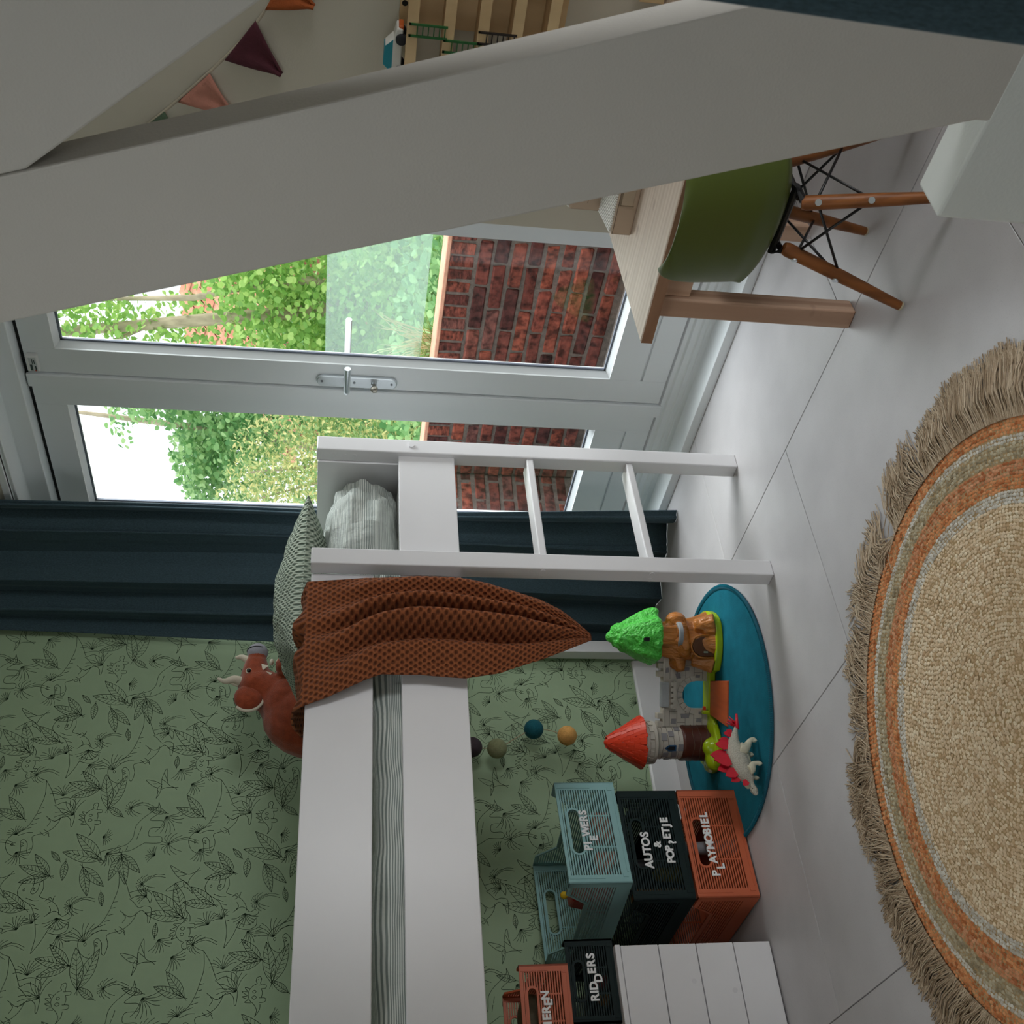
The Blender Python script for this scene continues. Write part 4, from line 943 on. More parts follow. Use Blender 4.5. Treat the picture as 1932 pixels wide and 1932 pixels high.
M_wht = braid_mat('white_jute', [(0, sc((190, 182, 168))), (1, sc((232, 228, 218)))])
M_gry = braid_mat('greige_jute', [(0, sc((150, 136, 110))), (.5, sc((186, 172, 142))), (1, sc((206, 196, 170)))])
obj('backing', MB().lathe([(JR, .0005), (JR, .006), (.001, .006)], 96), plain('rug_backing', (176, 148, 106), .95), ju)
g = np.random.default_rng(11)
OCT = np.array([(1, 0, 0), (.35, .8, .2), (-.35, .8, .2), (-1, 0, 0), (-.35, -.8, .2), (.35, -.8, .2), (0, 0, 1.0)]); OF = [(0, 1, 6), (1, 2, 6), (2, 3, 6), (3, 4, 6), (4, 5, 6), (5, 0, 6)]
def band(name, r1, r0, mt, pitch=.0060, step=.0088, label=None):
    V = []; F = []; r = r1-pitch/2; row = 0
    while r > max(r0, .008)-1e-6:
        nn = max(6, int(2*PI*r/step)); ph = g.uniform(0, 6); th = ph+2*np.pi*np.arange(nn)/nn
        rr = r+.0035*np.sin(3*th+r*9)+.0025*np.sin(7*th+1+r*20)
        wob = rr+g.normal(0, .0006, nn); tilt = (.55 if row % 2 else -.55)+g.normal(0, .15, nn)
        L = step*.66*g.uniform(.85, 1.15, nn); Wd = pitch*.70*g.uniform(.85, 1.15, nn); Hh = .0040*g.uniform(.7, 1.25, nn)
        ct, st_ = np.cos(tilt), np.sin(tilt)
        lx = OCT[None, :, 0]*L[:, None]; ly = OCT[None, :, 1]*Wd[:, None]
        a = lx*ct[:, None]-ly*st_[:, None]; bb = lx*st_[:, None]*.6+ly*ct[:, None]
        X = (wob[:, None]+bb)*np.cos(th)[:, None]-a*np.sin(th)[:, None]; Y = (wob[:, None]+bb)*np.sin(th)[:, None]+a*np.cos(th)[:, None]
        Z = .0055+OCT[None, :, 2]*Hh[:, None]+g.normal(0, .0006, nn)[:, None]
        b0 = len(V)*1; V.append(np.stack([X, Y, Z], 2).reshape(-1, 3)); 
        F.append(nn); r -= pitch; row += 1
    V = np.concatenate(V); nt = len(V)//7
    me = bpy.data.meshes.new(name); fa = (np.array(OF)[None]+7*np.arange(nt)[:, None, None]).reshape(-1, 3)
    me.from_pydata(V.tolist(), [], fa.tolist()); me.polygons.foreach_set('use_smooth', [True]*len(me.polygons)); me.materials.append(mt)
    o = bpy.data.objects.new(name, me); COL.objects.link(o); o.parent = ju; setp(o, label, kind='stuff'); return o
band('braid_ring', JR+.004, .464, M_oran, label='outer orange braided ring')
band('braid_ring', .464, .452, M_wht, label='thin off-white braided ring')
band('braid_ring', .452, .420, M_gry, label='greige braided ring')
band('braid_ring', .420, .396, M_orpk, label='peach braided ring')
band('braid_ring', .396, .372, M_oran, label='inner orange braided ring')
band('braid_ring', .372, .348, M_wht, label='white braided ring')
band('braid_centre', .348, 0, M_jute, label='natural jute braided centre')
M_fr = braid_mat('raffia_fringe', [(0, sc((156, 134, 108))), (.5, sc((194, 172, 146))), (1, sc((224, 206, 180)))])
FV = []; FF = []
fr_ = random.Random(5)
NG = 116
for gi in range(NG):
    a0 = 2*PI*gi/NG+fr_.uniform(-.01, .01)
    comb = math.exp(-((((a0-1.03+PI) % (2*PI))-PI)/.42)**2)+.8*math.exp(-((((a0-3.75+PI) % (2*PI))-PI)/.62)**2); comb = min(1, comb)
    gdir = a0+fr_.gauss(0, .42)*(1-comb)+(.22 if a0 < 2 else .45)*comb*(1 if a0 < 2 else -1)
    glen = lerp(fr_.uniform(.075, .145), fr_.uniform(.125, .142), comb); curl = fr_.gauss(0, 1.2)*(1-.85*comb)
    ns_ = 42 if comb > .3 else 32
    for k in range(ns_):
        a = a0+(k/ns_-.5)*2*PI/NG*1.25+fr_.uniform(-.004, .004); d = gdir+fr_.gauss(0, .10+.14*(1-comb)); L = glen*fr_.uniform(.86, 1.06)
        x, y = (JR-.006)*math.cos(a), (JR-.006)*math.sin(a); z = .008; hz = fr_.uniform(.002, .016); cl = curl+fr_.gauss(0, .35)
        pts = []; m_ = 6
        for i in range(m_):
            t = i/(m_-1); pts.append((x, y, lerp(.009, .0022, min(1, t*1.6))+hz*math.sin(PI*min(1, t*1.15))**2*.8))
            dd = d+cl*t*t+.25*math.sin(t*7+k)*.35; st_ = L/(m_-1); x += st_*math.cos(dd); y += st_*math.sin(dd)
        rad = .00105
        base = len(FV)
        for i, (px_, py_, pz_) in enumerate(pts):
            q = pts[min(i+1, m_-1)]; p0 = pts[max(i-1, 0)]; dx, dy = q[0]-p0[0], q[1]-p0[1]; l_ = math.hypot(dx, dy) or 1; nx, ny = -dy/l_*rad, dx/l_*rad
            FV += [(px_+nx, py_+ny, pz_), (px_-nx, py_-ny, pz_), (px_, py_, pz_+rad*1.5)]
        for i in range(m_-1):
            c_ = base+3*i
            FF += [(c_, c_+1, c_+4, c_+3), (c_+1, c_+2, c_+5, c_+4), (c_+2, c_, c_+3, c_+5)]
fm = MB(); fm.v = FV; fm.f = FF
obj('fringe', fm, M_fr, ju, smooth=True, kind='stuff')

# ------------------------------------------------------------------ toy castle: local x from tower to tree, -y towards the room
rot = math.atan2(.805, .593)
ca = thing('toy_castle', 'toy castle with red-roofed tower, drawbridge and tree-trunk house on the round blue rug', 'toy castle', (-2.735, 1.405, .0052), (0, 0, rot))
M_lime = plain('lime_plastic', (166, 190, 22), .25, .02, 10); M_trunk = plain('brown_plastic', (176, 108, 44), .30, .25, 26, .9, 75, stretch=(1, 1, .25), bdist=.01)
M_leafp = plain('green_plastic', (84, 204, 74), .25, .03, 12, 1.0, 110, bdist=.01); M_stone = plain('stone_plastic', (190, 182, 170), .5, .03, 14, .1, 60)
M_stone2 = plain('grey_stone_plastic', (134, 130, 132), .5, .03, 14); M_red = plain('red_roof_plastic', (232, 66, 34), .4, .03, 30); M_brownwall = plain('dark_brown_plastic', (84, 40, 28), .35, .05, 30)
# base plates
def outline(pts, z0, z1, f=1.0): return MB().prism(spline(pts+[pts[0]], 5)[:-1], z0, z1, 'z')
obj('base', outline([(.268, -.062), (.325, -.082), (.395, -.072), (.428, -.03), (.432, .04), (.40, .085), (.32, .09), (.262, .05), (.256, -.01)], 0, .021), M_lime, ca, bevel=.004)
obj('base', outline([(-.016, -.02), (.0, -.07), (.06, -.088), (.12, -.05), (.146, -.015), (.14, .04), (.07, .085), (.0, .06)], 0, .019), M_lime, ca, bevel=.005)
gm = MB().ball((.020, -.048, .012), (.038, .026, .026), 18, 12).ball((.052, -.050, .012), (.030, .024, .036), 16, 10).ball((-.004, -.026, .010), (.022, .032, .022), 16, 10).ball((.105, -.030, .010), (.030, .028, .016), 14, 8)
blob('bush', gm, M_lime, ca, .004, 6, world=False)
obj('threshold', MB().box(.135, .262, -.028, .024, .002, .022), M_lime, ca, bevel=.003)
obj('hinge_block', MB().box(.142, .152, -.034, -.016, .02, .040), M_lime, ca, bevel=.002)
# gate wall
arch = []
for k in range(13): arch.append((.194+.0395*math.cos(PI*k/12), .056+.0395*math.sin(PI*k/12)))
wp = [(.104, .018), (.1545, .018)]+[(x, z) for x, z in arch[::-1]]+[(.2335, .018), (.300, .018), (.300, .152), (.104, .152)]
vs = []
gw = MB()
# jambs and head built as strips round the arch
for x0, x1 in ((.104, .1545), (.2335, .300)): gw.box(x0, x1, -.010, .012, .018, .152)
for (xa, za), (xb, zb) in zip(arch, arch[1:]):
    gw.add([(xa, -.010, za), (xb, -.010, zb), (xb, -.010, .152), (xa, -.010, .152), (xa, .012, za), (xb, .012, zb), (xb, .012, .152), (xa, .012, .152)], [(0, 1, 2, 3), (7, 6, 5, 4), (0, 4, 5, 1), (3, 2, 6, 7)])
obj('gate_wall', gw, M_stone, ca)
ring = MB()
for k in range(9):
    a0, a1 = PI*k/9+.02, PI*(k+1)/9-.02
    ring.hexa([(.194+r*math.cos(a), y, .056+r*math.sin(a)) for y in (-.0135, -.009) for r, a in ((.0395, a0), (.0395, a1), (.055, a1), (.055, a0))])
obj('arch_stones', ring, M_stone, ca, kind='stuff')
for x in (.110, .134, .252, .276, .296): obj('merlon', MB().box(x-.008, x+.008, -.012, .014, .152, .168), M_stone, ca, bevel=.0015)
obj('ledge', MB().box(.104, .300, -.0135, .0155, .146, .153), M_stone, ca, bevel=.0015)
bal = MB().box(.156, .232, -.030, -.011, .118, .124)
for k in range(5): bal.box(.158+.0155*k, .168+.0155*k, -.031, -.026, .124, .134)
bal.box(.156, .232, -.031, -.027, .120, .128)
obj('parapet', bal, M_stone, ca, bevel=.0008)
obj('slate_roof', MB().prism([(-.022, .136), (.010, .136), (.006, .158), (-.014, .158)], .158, .230, 'x'), plain('grey_plank_plastic', (160, 164, 166), .5, .12, 60, .3, 60, stretch=(.3, 1, 1)), ca, bevel=.003)
sp = MB(); rs = random.Random(3)
for x, z, a, b_ in ((.118, .120, .010, .012), (.135, .085, .010, .016), (.121, .045, .009, .009), (.143, .040, .007, .007), (.247, .108, .009, .010), (.263, .140, .012, .006), (.268, .085, .008, .011), (.247, .050, .008, .008), (.284, .060, .010, .013), (.282, .120, .008, .008)):
    p = [(x+a*math.cos(t)*rs.uniform(.8, 1.1), z+b_*math.sin(t)*rs.uniform(.8, 1.1)) for t in [PI/4+k*PI/2+rs.uniform(-.3, .3) for k in range(4)]+[]]
    obj('stone', MB().prism(p, -.0116, -.0096, 'y'), M_stone2, ca)
jl = MB()
for z in (.035, .060, .085, .110, .132): jl.box(.106, .150, -.0106, -.0098, z-.0006, z+.0006).box(.238, .298, -.0106, -.0098, z-.0006, z+.0006)
for x, z in ((.128, .047), (.140, .072), (.115, .098), (.146, .121), (.258, .047), (.276, .072), (.250, .098), (.272, .121)): jl.box(x-.0006, x+.0006, -.0106, -.0098, z-.012, z+.012)
obj('joint_lines', jl, plain('joint_grey', (128, 122, 114), .6), ca)
db = MB().hexa([(.141, -.034, .016), (.236, -.034, .016), (.245, -.128, -.003), (.118, -.128, -.003), (.141, -.034, .021), (.236, -.034, .021), (.245, -.128, .004), (.118, -.128, .004)])
obj('drawbridge', db, plain('bridge_plastic', (178, 84, 44), .35, .12, 60, .2, 50, stretch=(1, .2, 1)), ca, bevel=.002)
obj('catch', MB().box(.150, .162, -.018, -.010, .026, .034), M_red, ca, bevel=.001)
# tower
tcx = .058
obj('tower_shaft', MB().lathe([(.050, .090), (.0465, .098), (.0455, .165), (.050, .172), (.057, .178)], 36, (tcx, 0, 0), False), M_stone, ca, smooth=True)
def wav(a, t): return 1+.015*math.sin(9*a+5*t)
obj('tower_foot', MB().lathe([(.0535, .0), (.0525, .02), (.051, .06), (.0505, .086), (.0515, .093), (.0505, .099), (.048, .101)], 40, (tcx, 0, 0), True, wav), M_brownwall, ca, smooth=True)
obj('tower_ring', MB().lathe([(.050, .172), (.060, .178), (.0605, .186), (.0585, .188), (.0585, .212), (.062, .214), (.062, .222), (.05, .223)], 40, (tcx, 0, 0)), M_stone, ca, smooth=False, auto=.5)
cr = MB()
for k in range(16):
    a = 2*PI*k/16; M_ = Matrix.Translation((tcx, 0, 0)) @ Matrix.Rotation(a, 4, 'Z')
    q = MB().box(.0585, .0610, -.0075, .0075, .188, .200); q.box(.0588, .0612, .0075, .0115, .199, .203); cr.add(q.xf(M_).v, q.f)
obj('crenel_band', cr, M_stone, ca, kind='stuff')
obj('roof_cone', MB().lathe([(.066, .214), (.069, .220), (.040, .268), (.012, .308), (.0065, .318), (.003, .320)], 32, (tcx, 0, 0)), M_red, ca, smooth=True)
me_s = MB().box(-.0055, .0055, -.0022, .0022, -.0105, .0085, ch=.0006).mesh('shingle'); me_s.materials.append(M_red)
for j in range(9):
    z = .222+.0105*j; R_ = lerp(.0685, .0085, (z-.218)/.10); nn = max(6, int(2*PI*R_/.0095))
    for k in range(nn):
        a = 2*PI*(k+.5*(j % 2))/nn+rs.uniform(-.03, .03)
        o = bpy.data.objects.new('shingle', me_s); COL.objects.link(o); o.parent = ca
        o.matrix_local = Matrix.Translation((tcx+(R_+.0026)*math.cos(a), (R_+.0026)*math.sin(a), z+rs.uniform(-.002, .002))) @ Matrix.Rotation(a+PI/2, 4, 'Z') @ Matrix.Rotation(-.545*1.0, 4, 'X')
wi = MB().prism([(-.009, .122), (.009, .122), (.009, .143), (.0, .156), (-.009, .143)], -.0478, -.0445, 'y')
wn = obj('window_frame', wi.xf(Matrix.Translation((tcx, 0, 0)) @ Matrix.Rotation(-.22, 4, 'Z')), plain('blue_plastic_frame', (20, 74, 112), .35), ca)
obj('window_hole', MB().prism([(-.0055, .127), (.0055, .127), (.0055, .142), (.0, .150), (-.0055, .142)], -.0486, -.047, 'y').xf(Matrix.Translation((tcx, 0, 0)) @ Matrix.Rotation(-.22, 4, 'Z')), M_dark, ca)
for a, z, s_ in ((-1.1, .156, .011), (-2.25, .150, .009), (-2.2, .126, .012), (-.9, .135, .009), (-1.75, .108, .010), (-2.8, .14, .01), (-.5, .115, .009)):
    q = MB().box(-s_, s_, -.001, .001, -.008, .008, ch=.0006).xf(Matrix.Translation((tcx+.0463*math.cos(a), .0463*math.sin(a), z)) @ Matrix.Rotation(a+PI/2, 4, 'Z'))
    obj('stone', q, M_stone2, ca)
tj = MB()
for z in (.112, .128, .145, .160):
    for k in range(40):
        a0, a1 = 2*PI*k/40, 2*PI*(k+1)/40; tj.tube([(tcx+.0464*math.cos(a), .0464*math.sin(a), z+.0012*math.sin(5*a)) for a in (a0, a1)], .0006, 3, False)
for z in (.03, .052, .072):
    for k in range(40):
        a0, a1 = 2*PI*k/40, 2*PI*(k+1)/40; tj.tube([(tcx+.0528*math.cos(a), .0528*math.sin(a), z+.002*math.sin(5*a+z*90)) for a in (a0, a1)], .0009, 3, False)
obj('course_lines', tj, plain('course_brown', (104, 84, 70), .5), ca)
# tree house
tcx2 = .347
def trk(a, t): return 1+.05*math.sin(7*a)+.03*math.sin(13*a+4*t)+.05*math.sin(3*a+1)*(1-t)
tb = MB().lathe([(.080, .016), (.074, .03), (.064, .06), (.058, .09), (.063, .108), (.064, .118), (.055, .135), (.050, .16), (.052, .195)], 60, (tcx2, .004, 0), True, trk)
tb.ball((tcx2+.058, -.012, .118), (.026, .030, .030)).ball((tcx2-.062, -.010, .112), (.022, .024, .024)).tube([(tcx2-.05, -.02, .11), (tcx2-.085, -.03, .108)], [.022, .013], 10)
tb.tube([(tcx2-.05, -.035, .075), (tcx2-.066, -.055, .018)], [.020, .024], 10).tube([(tcx2+.045, -.04, .07), (tcx2+.058, -.062, .018)], [.02, .026], 10).tube([(tcx2+.030, -.055, .05), (tcx2+.036, -.068, .018)], [.010, .016], 8).tube([(tcx2-.04, -.045, .10), (tcx2-.015, -.058, .102), (tcx2+.05, -.04, .11)], [.014, .013, .016], 10)
blob('trunk', tb, M_trunk, ca, .0035, 3, world=False)
dr_ = MB().prism([(-.030, .020), (.026, .020), (.026, .058), (.018, .076), (.0, .084), (-.018, .078), (-.030, .060)], -.066, -.055, 'y')
M_door = plain('dark_trunk_plastic', (98, 56, 28), .35, .06, 30, .3, 40, stretch=(1, 1, .15))
obj('trunk_door', dr_.xf(Matrix.Translation((tcx2-.010, .001, 0))), M_door, ca, bevel=.002)
fd = MB().tube([(tcx2-.010+x, -.0655, z) for x, z in spline([(-.033, .020), (-.033, .060), (-.02, .081), (.0, .088), (.021, .079), (.029, .060), (.029, .020)], 4)], .0028, 7)
obj('door_frame', fd, M_trunk, ca, smooth=True)
obj('door_handle', MB().box(tcx2-.030, tcx2-.025, -.0690, -.0655, .040, .052), plain('pewter', (150, 148, 130), .35), ca, bevel=.0006)
obj('balcony', MB().lathe([(.005, .112), (.030, .112), (.036, .114), (.036, .124), (.030, .126), (.005, .118)], 28, (tcx2+.020, -.040, 0)), plain('grey_balcony_plastic', (150, 152, 156), .5, .06, 40), ca, auto=.6)
obj('upper_door', MB().prism([(-.004, .126), (.046, .126), (.046, .182), (-.004, .182)], -.0555, -.050, 'y').xf(Matrix.Translation((tcx2-.004, 0, 0))), M_trunk, ca, bevel=.002)
def crn(a, t): return 1+.07*math.sin(5*a+1)+.05*math.sin(9*a+3)
cw = MB().lathe([(.052, .170), (.072, .172), (.080, .182), (.077, .200), (.066, .226), (.050, .256), (.034, .284), (.019, .303), (.010, .313)], 48, (tcx2+.010, .0, 0), True, crn).ball((tcx2+.008, 0, .304), .017, 12, 8)
rk = random.Random(8)
for k in range(150):
    t = rk.random()**1.3; a = rk.uniform(0, 2*PI); R_ = lerp(.076, .022, t); cw.ball((tcx2+.010+R_*math.cos(a), R_*math.sin(a), lerp(.180, .296, t)), rk.uniform(.007, .013), 8, 6)
blob('crown', cw, M_leafp, ca, .0035, 2, world=False)
obj('crown_window', MB().prism([(-.008, .210), (.008, .210), (.008, .226), (.004, .232), (-.004, .232), (-.008, .226)], -.0685, -.040, 'y').xf(Matrix.Translation((tcx2+.006, -.006, 0))), M_leafp, ca)
obj('window_hole', MB().prism([(-.0055, .213), (.0055, .213), (.0055, .226), (.003, .230), (-.003, .230), (-.0055, .226)], -.0696, -.068, 'y').xf(Matrix.Translation((tcx2+.006, -.006, 0))), M_dark, ca)

# ------------------------------------------------------------------ toy stegosaurus
X_ = -2.415
dn = thing('toy_dinosaur', 'cream toy stegosaurus with red back plates standing on the edge of the round blue rug', 'toy dinosaur', (X_, 1.25, .005))
M_din = plain('cream_vinyl', (206, 200, 176), .4, .03, 60); M_scale = plain('grey_scale_vinyl', (176, 172, 158), .55, .30, 420, .6, 500); M_plate = plain('crimson_vinyl', (196, 22, 44), .4, .08, 60)
dz = .004
b = MB().tube(spline([(X_, 1.346, .041+dz), (X_, 1.324, .050+dz), (X_, 1.298, .059+dz), (X_, 1.268, .061+dz), (X_, 1.240, .056+dz), (X_, 1.214, .050+dz), (X_, 1.196, .042+dz), (X_, 1.183, .038+dz), (X_, 1.172, .036+dz), (X_, 1.160, .033+dz), (X_, 1.152, .030+dz)], 3), [.0045, .0055, .0065, .0085, .011, .013, .016, .019, .022, .0245, .0265, .0275, .0275, .027, .026, .0245, .0225, .0195, .016, .0125, .010, .008, .0075, .0078, .0085, .0098, .0098, .0085, .007, .0055, .004], 16)
blob('body', b, M_scale, dn, .0022, 3)
ub = MB().ball((X_, 1.245, .042+dz), (.0200, .038, .0155), 20, 12); obj('belly', ub, M_din, dn, world=True, smooth=True)
for (pts, rr) in ((([(1.272, .054), (1.270, .043), (1.281, .029), (1.292, .020), (1.296, .008), (1.289, .003)]), [.017, .016, .010, .0065, .006, .0062]), (([(1.210, .044), (1.214, .036), (1.226, .028), (1.229, .018), (1.229, .008), (1.224, .003)]), [.0135, .0125, .0085, .006, .0058, .0062])):
    for sg, dy in ((1, 0), (-1, -.020)):
        q = [(X_+sg*(.018+.002*(k > 2)), y+dy, z+dz*(1-k/5)+.0095*(k/5)) for k, (y, z) in enumerate(pts)]
        blob('leg', MB().tube(spline(q, 3), [rr[min(5, k//3)]+(rr[min(5, k//3+1)]-rr[min(5, k//3)])*(k % 3)/3 for k in range(16)], 12), M_din, dn, .002, 2)
def plate(y, z, ln, wd, an, x):
    p = [(-.35, 0), (-.5, .38), (-.28, .75), (0, 1), (.28, .75), (.5, .38), (.35, 0)]; c, s_ = math.cos(an), math.sin(an)
    q = [(y+wd*a*c-ln*b_*s_, z+wd*a*s_+ln*b_*c) for a, b_ in p]
    return obj('back_plate', MB().prism(q, x-.0014, x+.0014, 'x'), M_plate, dn, world=True)
for i, (y, z, L, wd, an) in enumerate(((1.331, .056, .013, .012, -.3), (1.318, .063, .018, .016, -.25), (1.303, .071, .023, .020, -.2), (1.286, .078, .030, .025, -.15), (1.262, .083, .040, .031, -.05), (1.250, .084, .036, .030, .1), (1.232, .080, .034, .028, .25), (1.214, .072, .030, .026, .4), (1.203, .064, .024, .020, .5), (1.186, .050, .015, .016, .7), (1.295, .076, .022, .02, -.1), (1.240, .084, .028, .026, .15))):
    plate(y, z+dz, L*1.15, wd*1.1, an, X_+(.005 if i % 2 else -.004)+(.0035 if i > 9 else 0)+.0003*i)
for q in (((1.345, .043), (1.360, .066)), ((1.352, .042), (1.370, .058)), ((1.336, .042), (1.378, .036))):
    for sg in ((1, -1) if q[1][1] > .05 else (1,)):
        obj('tail_spike', MB().tube([(X_+sg*.002, q[0][0], q[0][1]+dz), (X_+sg*.006, q[1][0], q[1][1]+dz)], [.0034, .0012] if q[1][1] > .05 else [.006, .003], 8), M_plate, dn, world=True, smooth=True)
obj('eye', MB().ball((X_+.0088, 1.1665, .041+dz), .0016, 8, 6), M_dark, dn, world=True)

# ------------------------------------------------------------------ small pine table
M_pine = N('pale_pine', .5, .4)
def wood(name, c0, c1, scale=(1.2, 14, 14), rough=.5, knots=True):
    s = N(name, rough, .35); co = s.coord('Object', scale); t = s.n('ShaderNodeTexNoise', Scale=2.2, Detail=5.0, Distortion=.6); s.l(co, t.inputs['Vector'])
    wv_ = s.n('ShaderNodeTexWave', Scale=1.1, Distortion=6.0, Detail=3.0); wv_.bands_direction = 'Y'; s.l(co, wv_.inputs['Vector'])
    a = s.ramp(wv_.outputs[0], [(.2, sc(c0)), (.8, sc(c1))]); b_ = s.ramp(t.outputs[0], [(.3, (.88, .86, .84)), (.7, (1.05, 1.05, 1.05))])
    mx = s.n('ShaderNodeMix', data_type='RGBA', blend_type='MULTIPLY'); mx.inputs[0].default_value = 1; s.l(a, mx.inputs[6]); s.l(b_, mx.inputs[7]); out = mx.outputs[2]
    if knots:
        v = s.n('ShaderNodeTexVoronoi', Scale=7.0); s.l(s.coord('Object', (1, 1.6, 1.6)), v.inputs['Vector'])
        k = s.ramp(v.outputs['Distance'], [(.05, (.35, .25, .2)), (.13, (1, 1, 1))]); m2 = s.n('ShaderNodeMix', data_type='RGBA', blend_type='MULTIPLY'); m2.inputs[0].default_value = .55
        s.l(out, m2.inputs[6]); s.l(k, m2.inputs[7]); out = m2.outputs[2]
    s.color(out); return s.m
M_top = wood('whitewashed_pine', (214, 196, 178), (224, 208, 192)); M_leg = wood('pine_leg', (184, 148, 124), (206, 172, 148), (14, 14, 1.0)); M_edge = wood('pine_edge', (156, 116, 90), (176, 136, 108))
ta = math.radians(5.0); TB = thing('table', 'low pale pine table under the right-hand glass door, two beige boxes on it', 'table', (-1.487, 1.752, 0), (0, 0, ta))
obj('table_top', MB().box(0, .86, 0, .440, .4385, .465, ch=.003), M_top, TB)
obj('edge_strip', MB().box(.001, .859, -.0016, .0005, .4395, .4635), M_edge, TB)
for x, y in ((.055, .020), (.055, .375), (.76, .020), (.76, .375)): obj('leg', MB().box(x, x+.047, y, y+.045, 0, .4383, ch=.004), M_leg, TB)
obj('apron', MB().box(.103, .759, .032, .052, .375, .438), M_leg, TB); obj('apron', MB().box(.103, .759, .39, .41, .375, .438), M_leg, TB)

# two beige boxes with ribbed tops
M_beige = plain('beige_plastic', (186, 164, 142), .45, .02, 10); M_rib = plain('white_rib_plastic', (236, 234, 228), .4)
b1 = thing('desk_box', 'low beige plastic box with ribbed top and black knob, on the pine table', 'box', (-1.405, 2.018, .465), (0, 0, math.radians(4)))
obj('body', MB().prism([(0, 0), (.092, 0), (.092, .058), (0, .047)], 0, .34, 'x'), M_beige, b1, bevel=.004)
obj('front_panel', MB().box(.075, .30, -.002, .001, .012, .039), plain('beige_panel', (176, 158, 136), .5), b1, bevel=.0008)
obj('panel_frame', MB().box(.073, .302, -.0024, -.0004, .040, .042).box(.073, .075, -.0024, -.0004, .010, .042), plain('beige_dark', (140, 122, 100), .5), b1)
obj('seam', MB().box(.002, .338, -.0008, .0004, .0430, .0440), plain('seam_brown', (110, 92, 76), .6), b1)
me_r = MB().hexa([(-.0019, .003, .0475), (.0019, .003, .0475), (.0019, .090, .0585), (-.0019, .090, .0585), (-.0014, .003, .0515), (.0014, .003, .0515), (.0014, .090, .0625), (-.0014, .090, .0625)]).mesh('rib'); me_r.materials.append(M_rib)
for k in range(56): obj('rib', me_r, None, b1, loc=(.006+.0059*k, 0, 0))
obj('knob', MB().lathe([(.016, 0), (.016, .010), (.011, .013), (.002, .013)], 22, (.105, .072, .058)), plain('knob_black', (20, 22, 26), .3), b1, auto=.6)
obj('knob_cap', MB().lathe([(.008, .013), (.007, .015), (.001, .015)], 16, (.105, .072, .058)), M_steel, b1)
b2 = thing('desk_box', 'taller beige box with ribbed top, behind the low one on the pine table', 'box', (-1.415, 2.118, .465), (0, 0, math.radians(4)))
obj('body', MB().prism([(0, 0), (.060, 0), (.060, .137), (0, .128)], 0, .34, 'x'), M_beige, b2, bevel=.004)
obj('seam', MB().box(.02, .32, -.0008, .0004, .088, .0888), plain('seam_brown', (110, 92, 76), .6), b2)
me_r2 = MB().hexa([(-.0019, .003, .1285), (.0019, .003, .1285), (.0019, .058, .1375), (-.0019, .058, .1375), (-.0014, .003, .1325), (.0014, .003, .1325), (.0014, .058, .1415), (-.0014, .058, .1415)]).mesh('rib'); me_r2.materials.append(M_rib)
for k in range(56): obj('rib', me_r2, None, b2, loc=(.006+.0059*k, 0, 0))

# ------------------------------------------------------------------ olive shell chair with dowel legs
M_olive = plain('olive_plastic', (82, 94, 36), .38, .02, 10, spec=.4); M_beech = wood('beech_leg', (124, 74, 36), (142, 86, 42), (14, 14, 1.2), .45, False); M_wire = plain('black_wire', (18, 18, 20), .4)
ch = thing('shell_chair', 'small olive green shell chair with wooden legs and black wire braces', 'chair', (-1.127, 1.76, 0))
PR = [(0, .212, .286, .130), (.10, .190, .298, .150), (.25, .120, .289, .160), (.42, .035, .276, .160), (.55, -.030, .281, .152), (.64, -.068, .303, .146), (.74, -.088, .350, .142), (.86, -.100, .420, .140), (1.0, -.112, .505, .132)]
def shell(u, v):
    y, z, hw = interp(PR, v)
    a = 2*u-1; cor = 1
    e = .10
    if v > 1-e: cor = 1-.20*(1-math.sqrt(max(0, 1-((v-1+e)/e)**2)))
    if v < e: cor = 1-.22*(1-math.sqrt(max(0, 1-((e-v)/e)**2)))
    x = a*hw*cor; k = abs(a)**2.4; sw = max(0, min(1, (v-.50)/.25)); s_ = sw*sw*(3-2*sw)
    up = .045*k*(1-s_)*(1 if v > .12 else v/.12); fw = .040*k*s_
    return (x, y+fw, z+up)
sh = obj('seat_shell', MB().grid(40, 60, shell), M_olive, ch, smooth=True, solid=.006, subs=1, loc=(.0, -.015, 0))
legs = []
for sx, sy in ((-1, -1), (1, -1), (-1, 1), (1, 1)):
    p0 = Vector((sx*.050, sy*.068, .264)); p1 = Vector((sx*.127, sy*.124, .004)); legs.append((sx, sy, p0, p1))
    lg = obj('leg', MB().tube([p0.lerp(p1, t) for t in (0, .03, .5, .985)], [.011, .0140, .0130, .0095], 14), M_beech, ch, auto=.7)
    obj('foot_cap', MB().tube([p0.lerp(p1, .985), p1], [.0098, .0092], 14), plain('cream_glide', (200, 190, 160), .5), lg, auto=.7)
    out = Vector((sx, sy, .25)).normalized()
    for t in (.10, .44):
        c_ = p0.lerp(p1, t); d_ = Vector((0, sy, 0)) if sx*sy > -2 else out
        for d_ in (Vector((sx*.55, sy*.83, .2)).normalized(),): obj('bolt', MB().tube([c_+d_*.0125, c_+d_*.0152], .0062, 14), M_steel, lg)
byk = {(l[0], l[1]): l for l in legs}
for A, B in (((-1, -1), (1, -1)), ((1, -1), (1, 1)), ((1, 1), (-1, 1)), ((-1, 1), (-1, -1))):
    for s0, s1 in ((.10, .46), (.46, .10)):
        pa = byk[A][2].lerp(byk[A][3], s0); pb = byk[B][2].lerp(byk[B][3], s1); off = Vector((0, 0, .002 if s0 < .2 else -.002))
        obj('brace', MB().tube([pa+off, pb+off], .0027, 8), M_wire, ch, smooth=True)
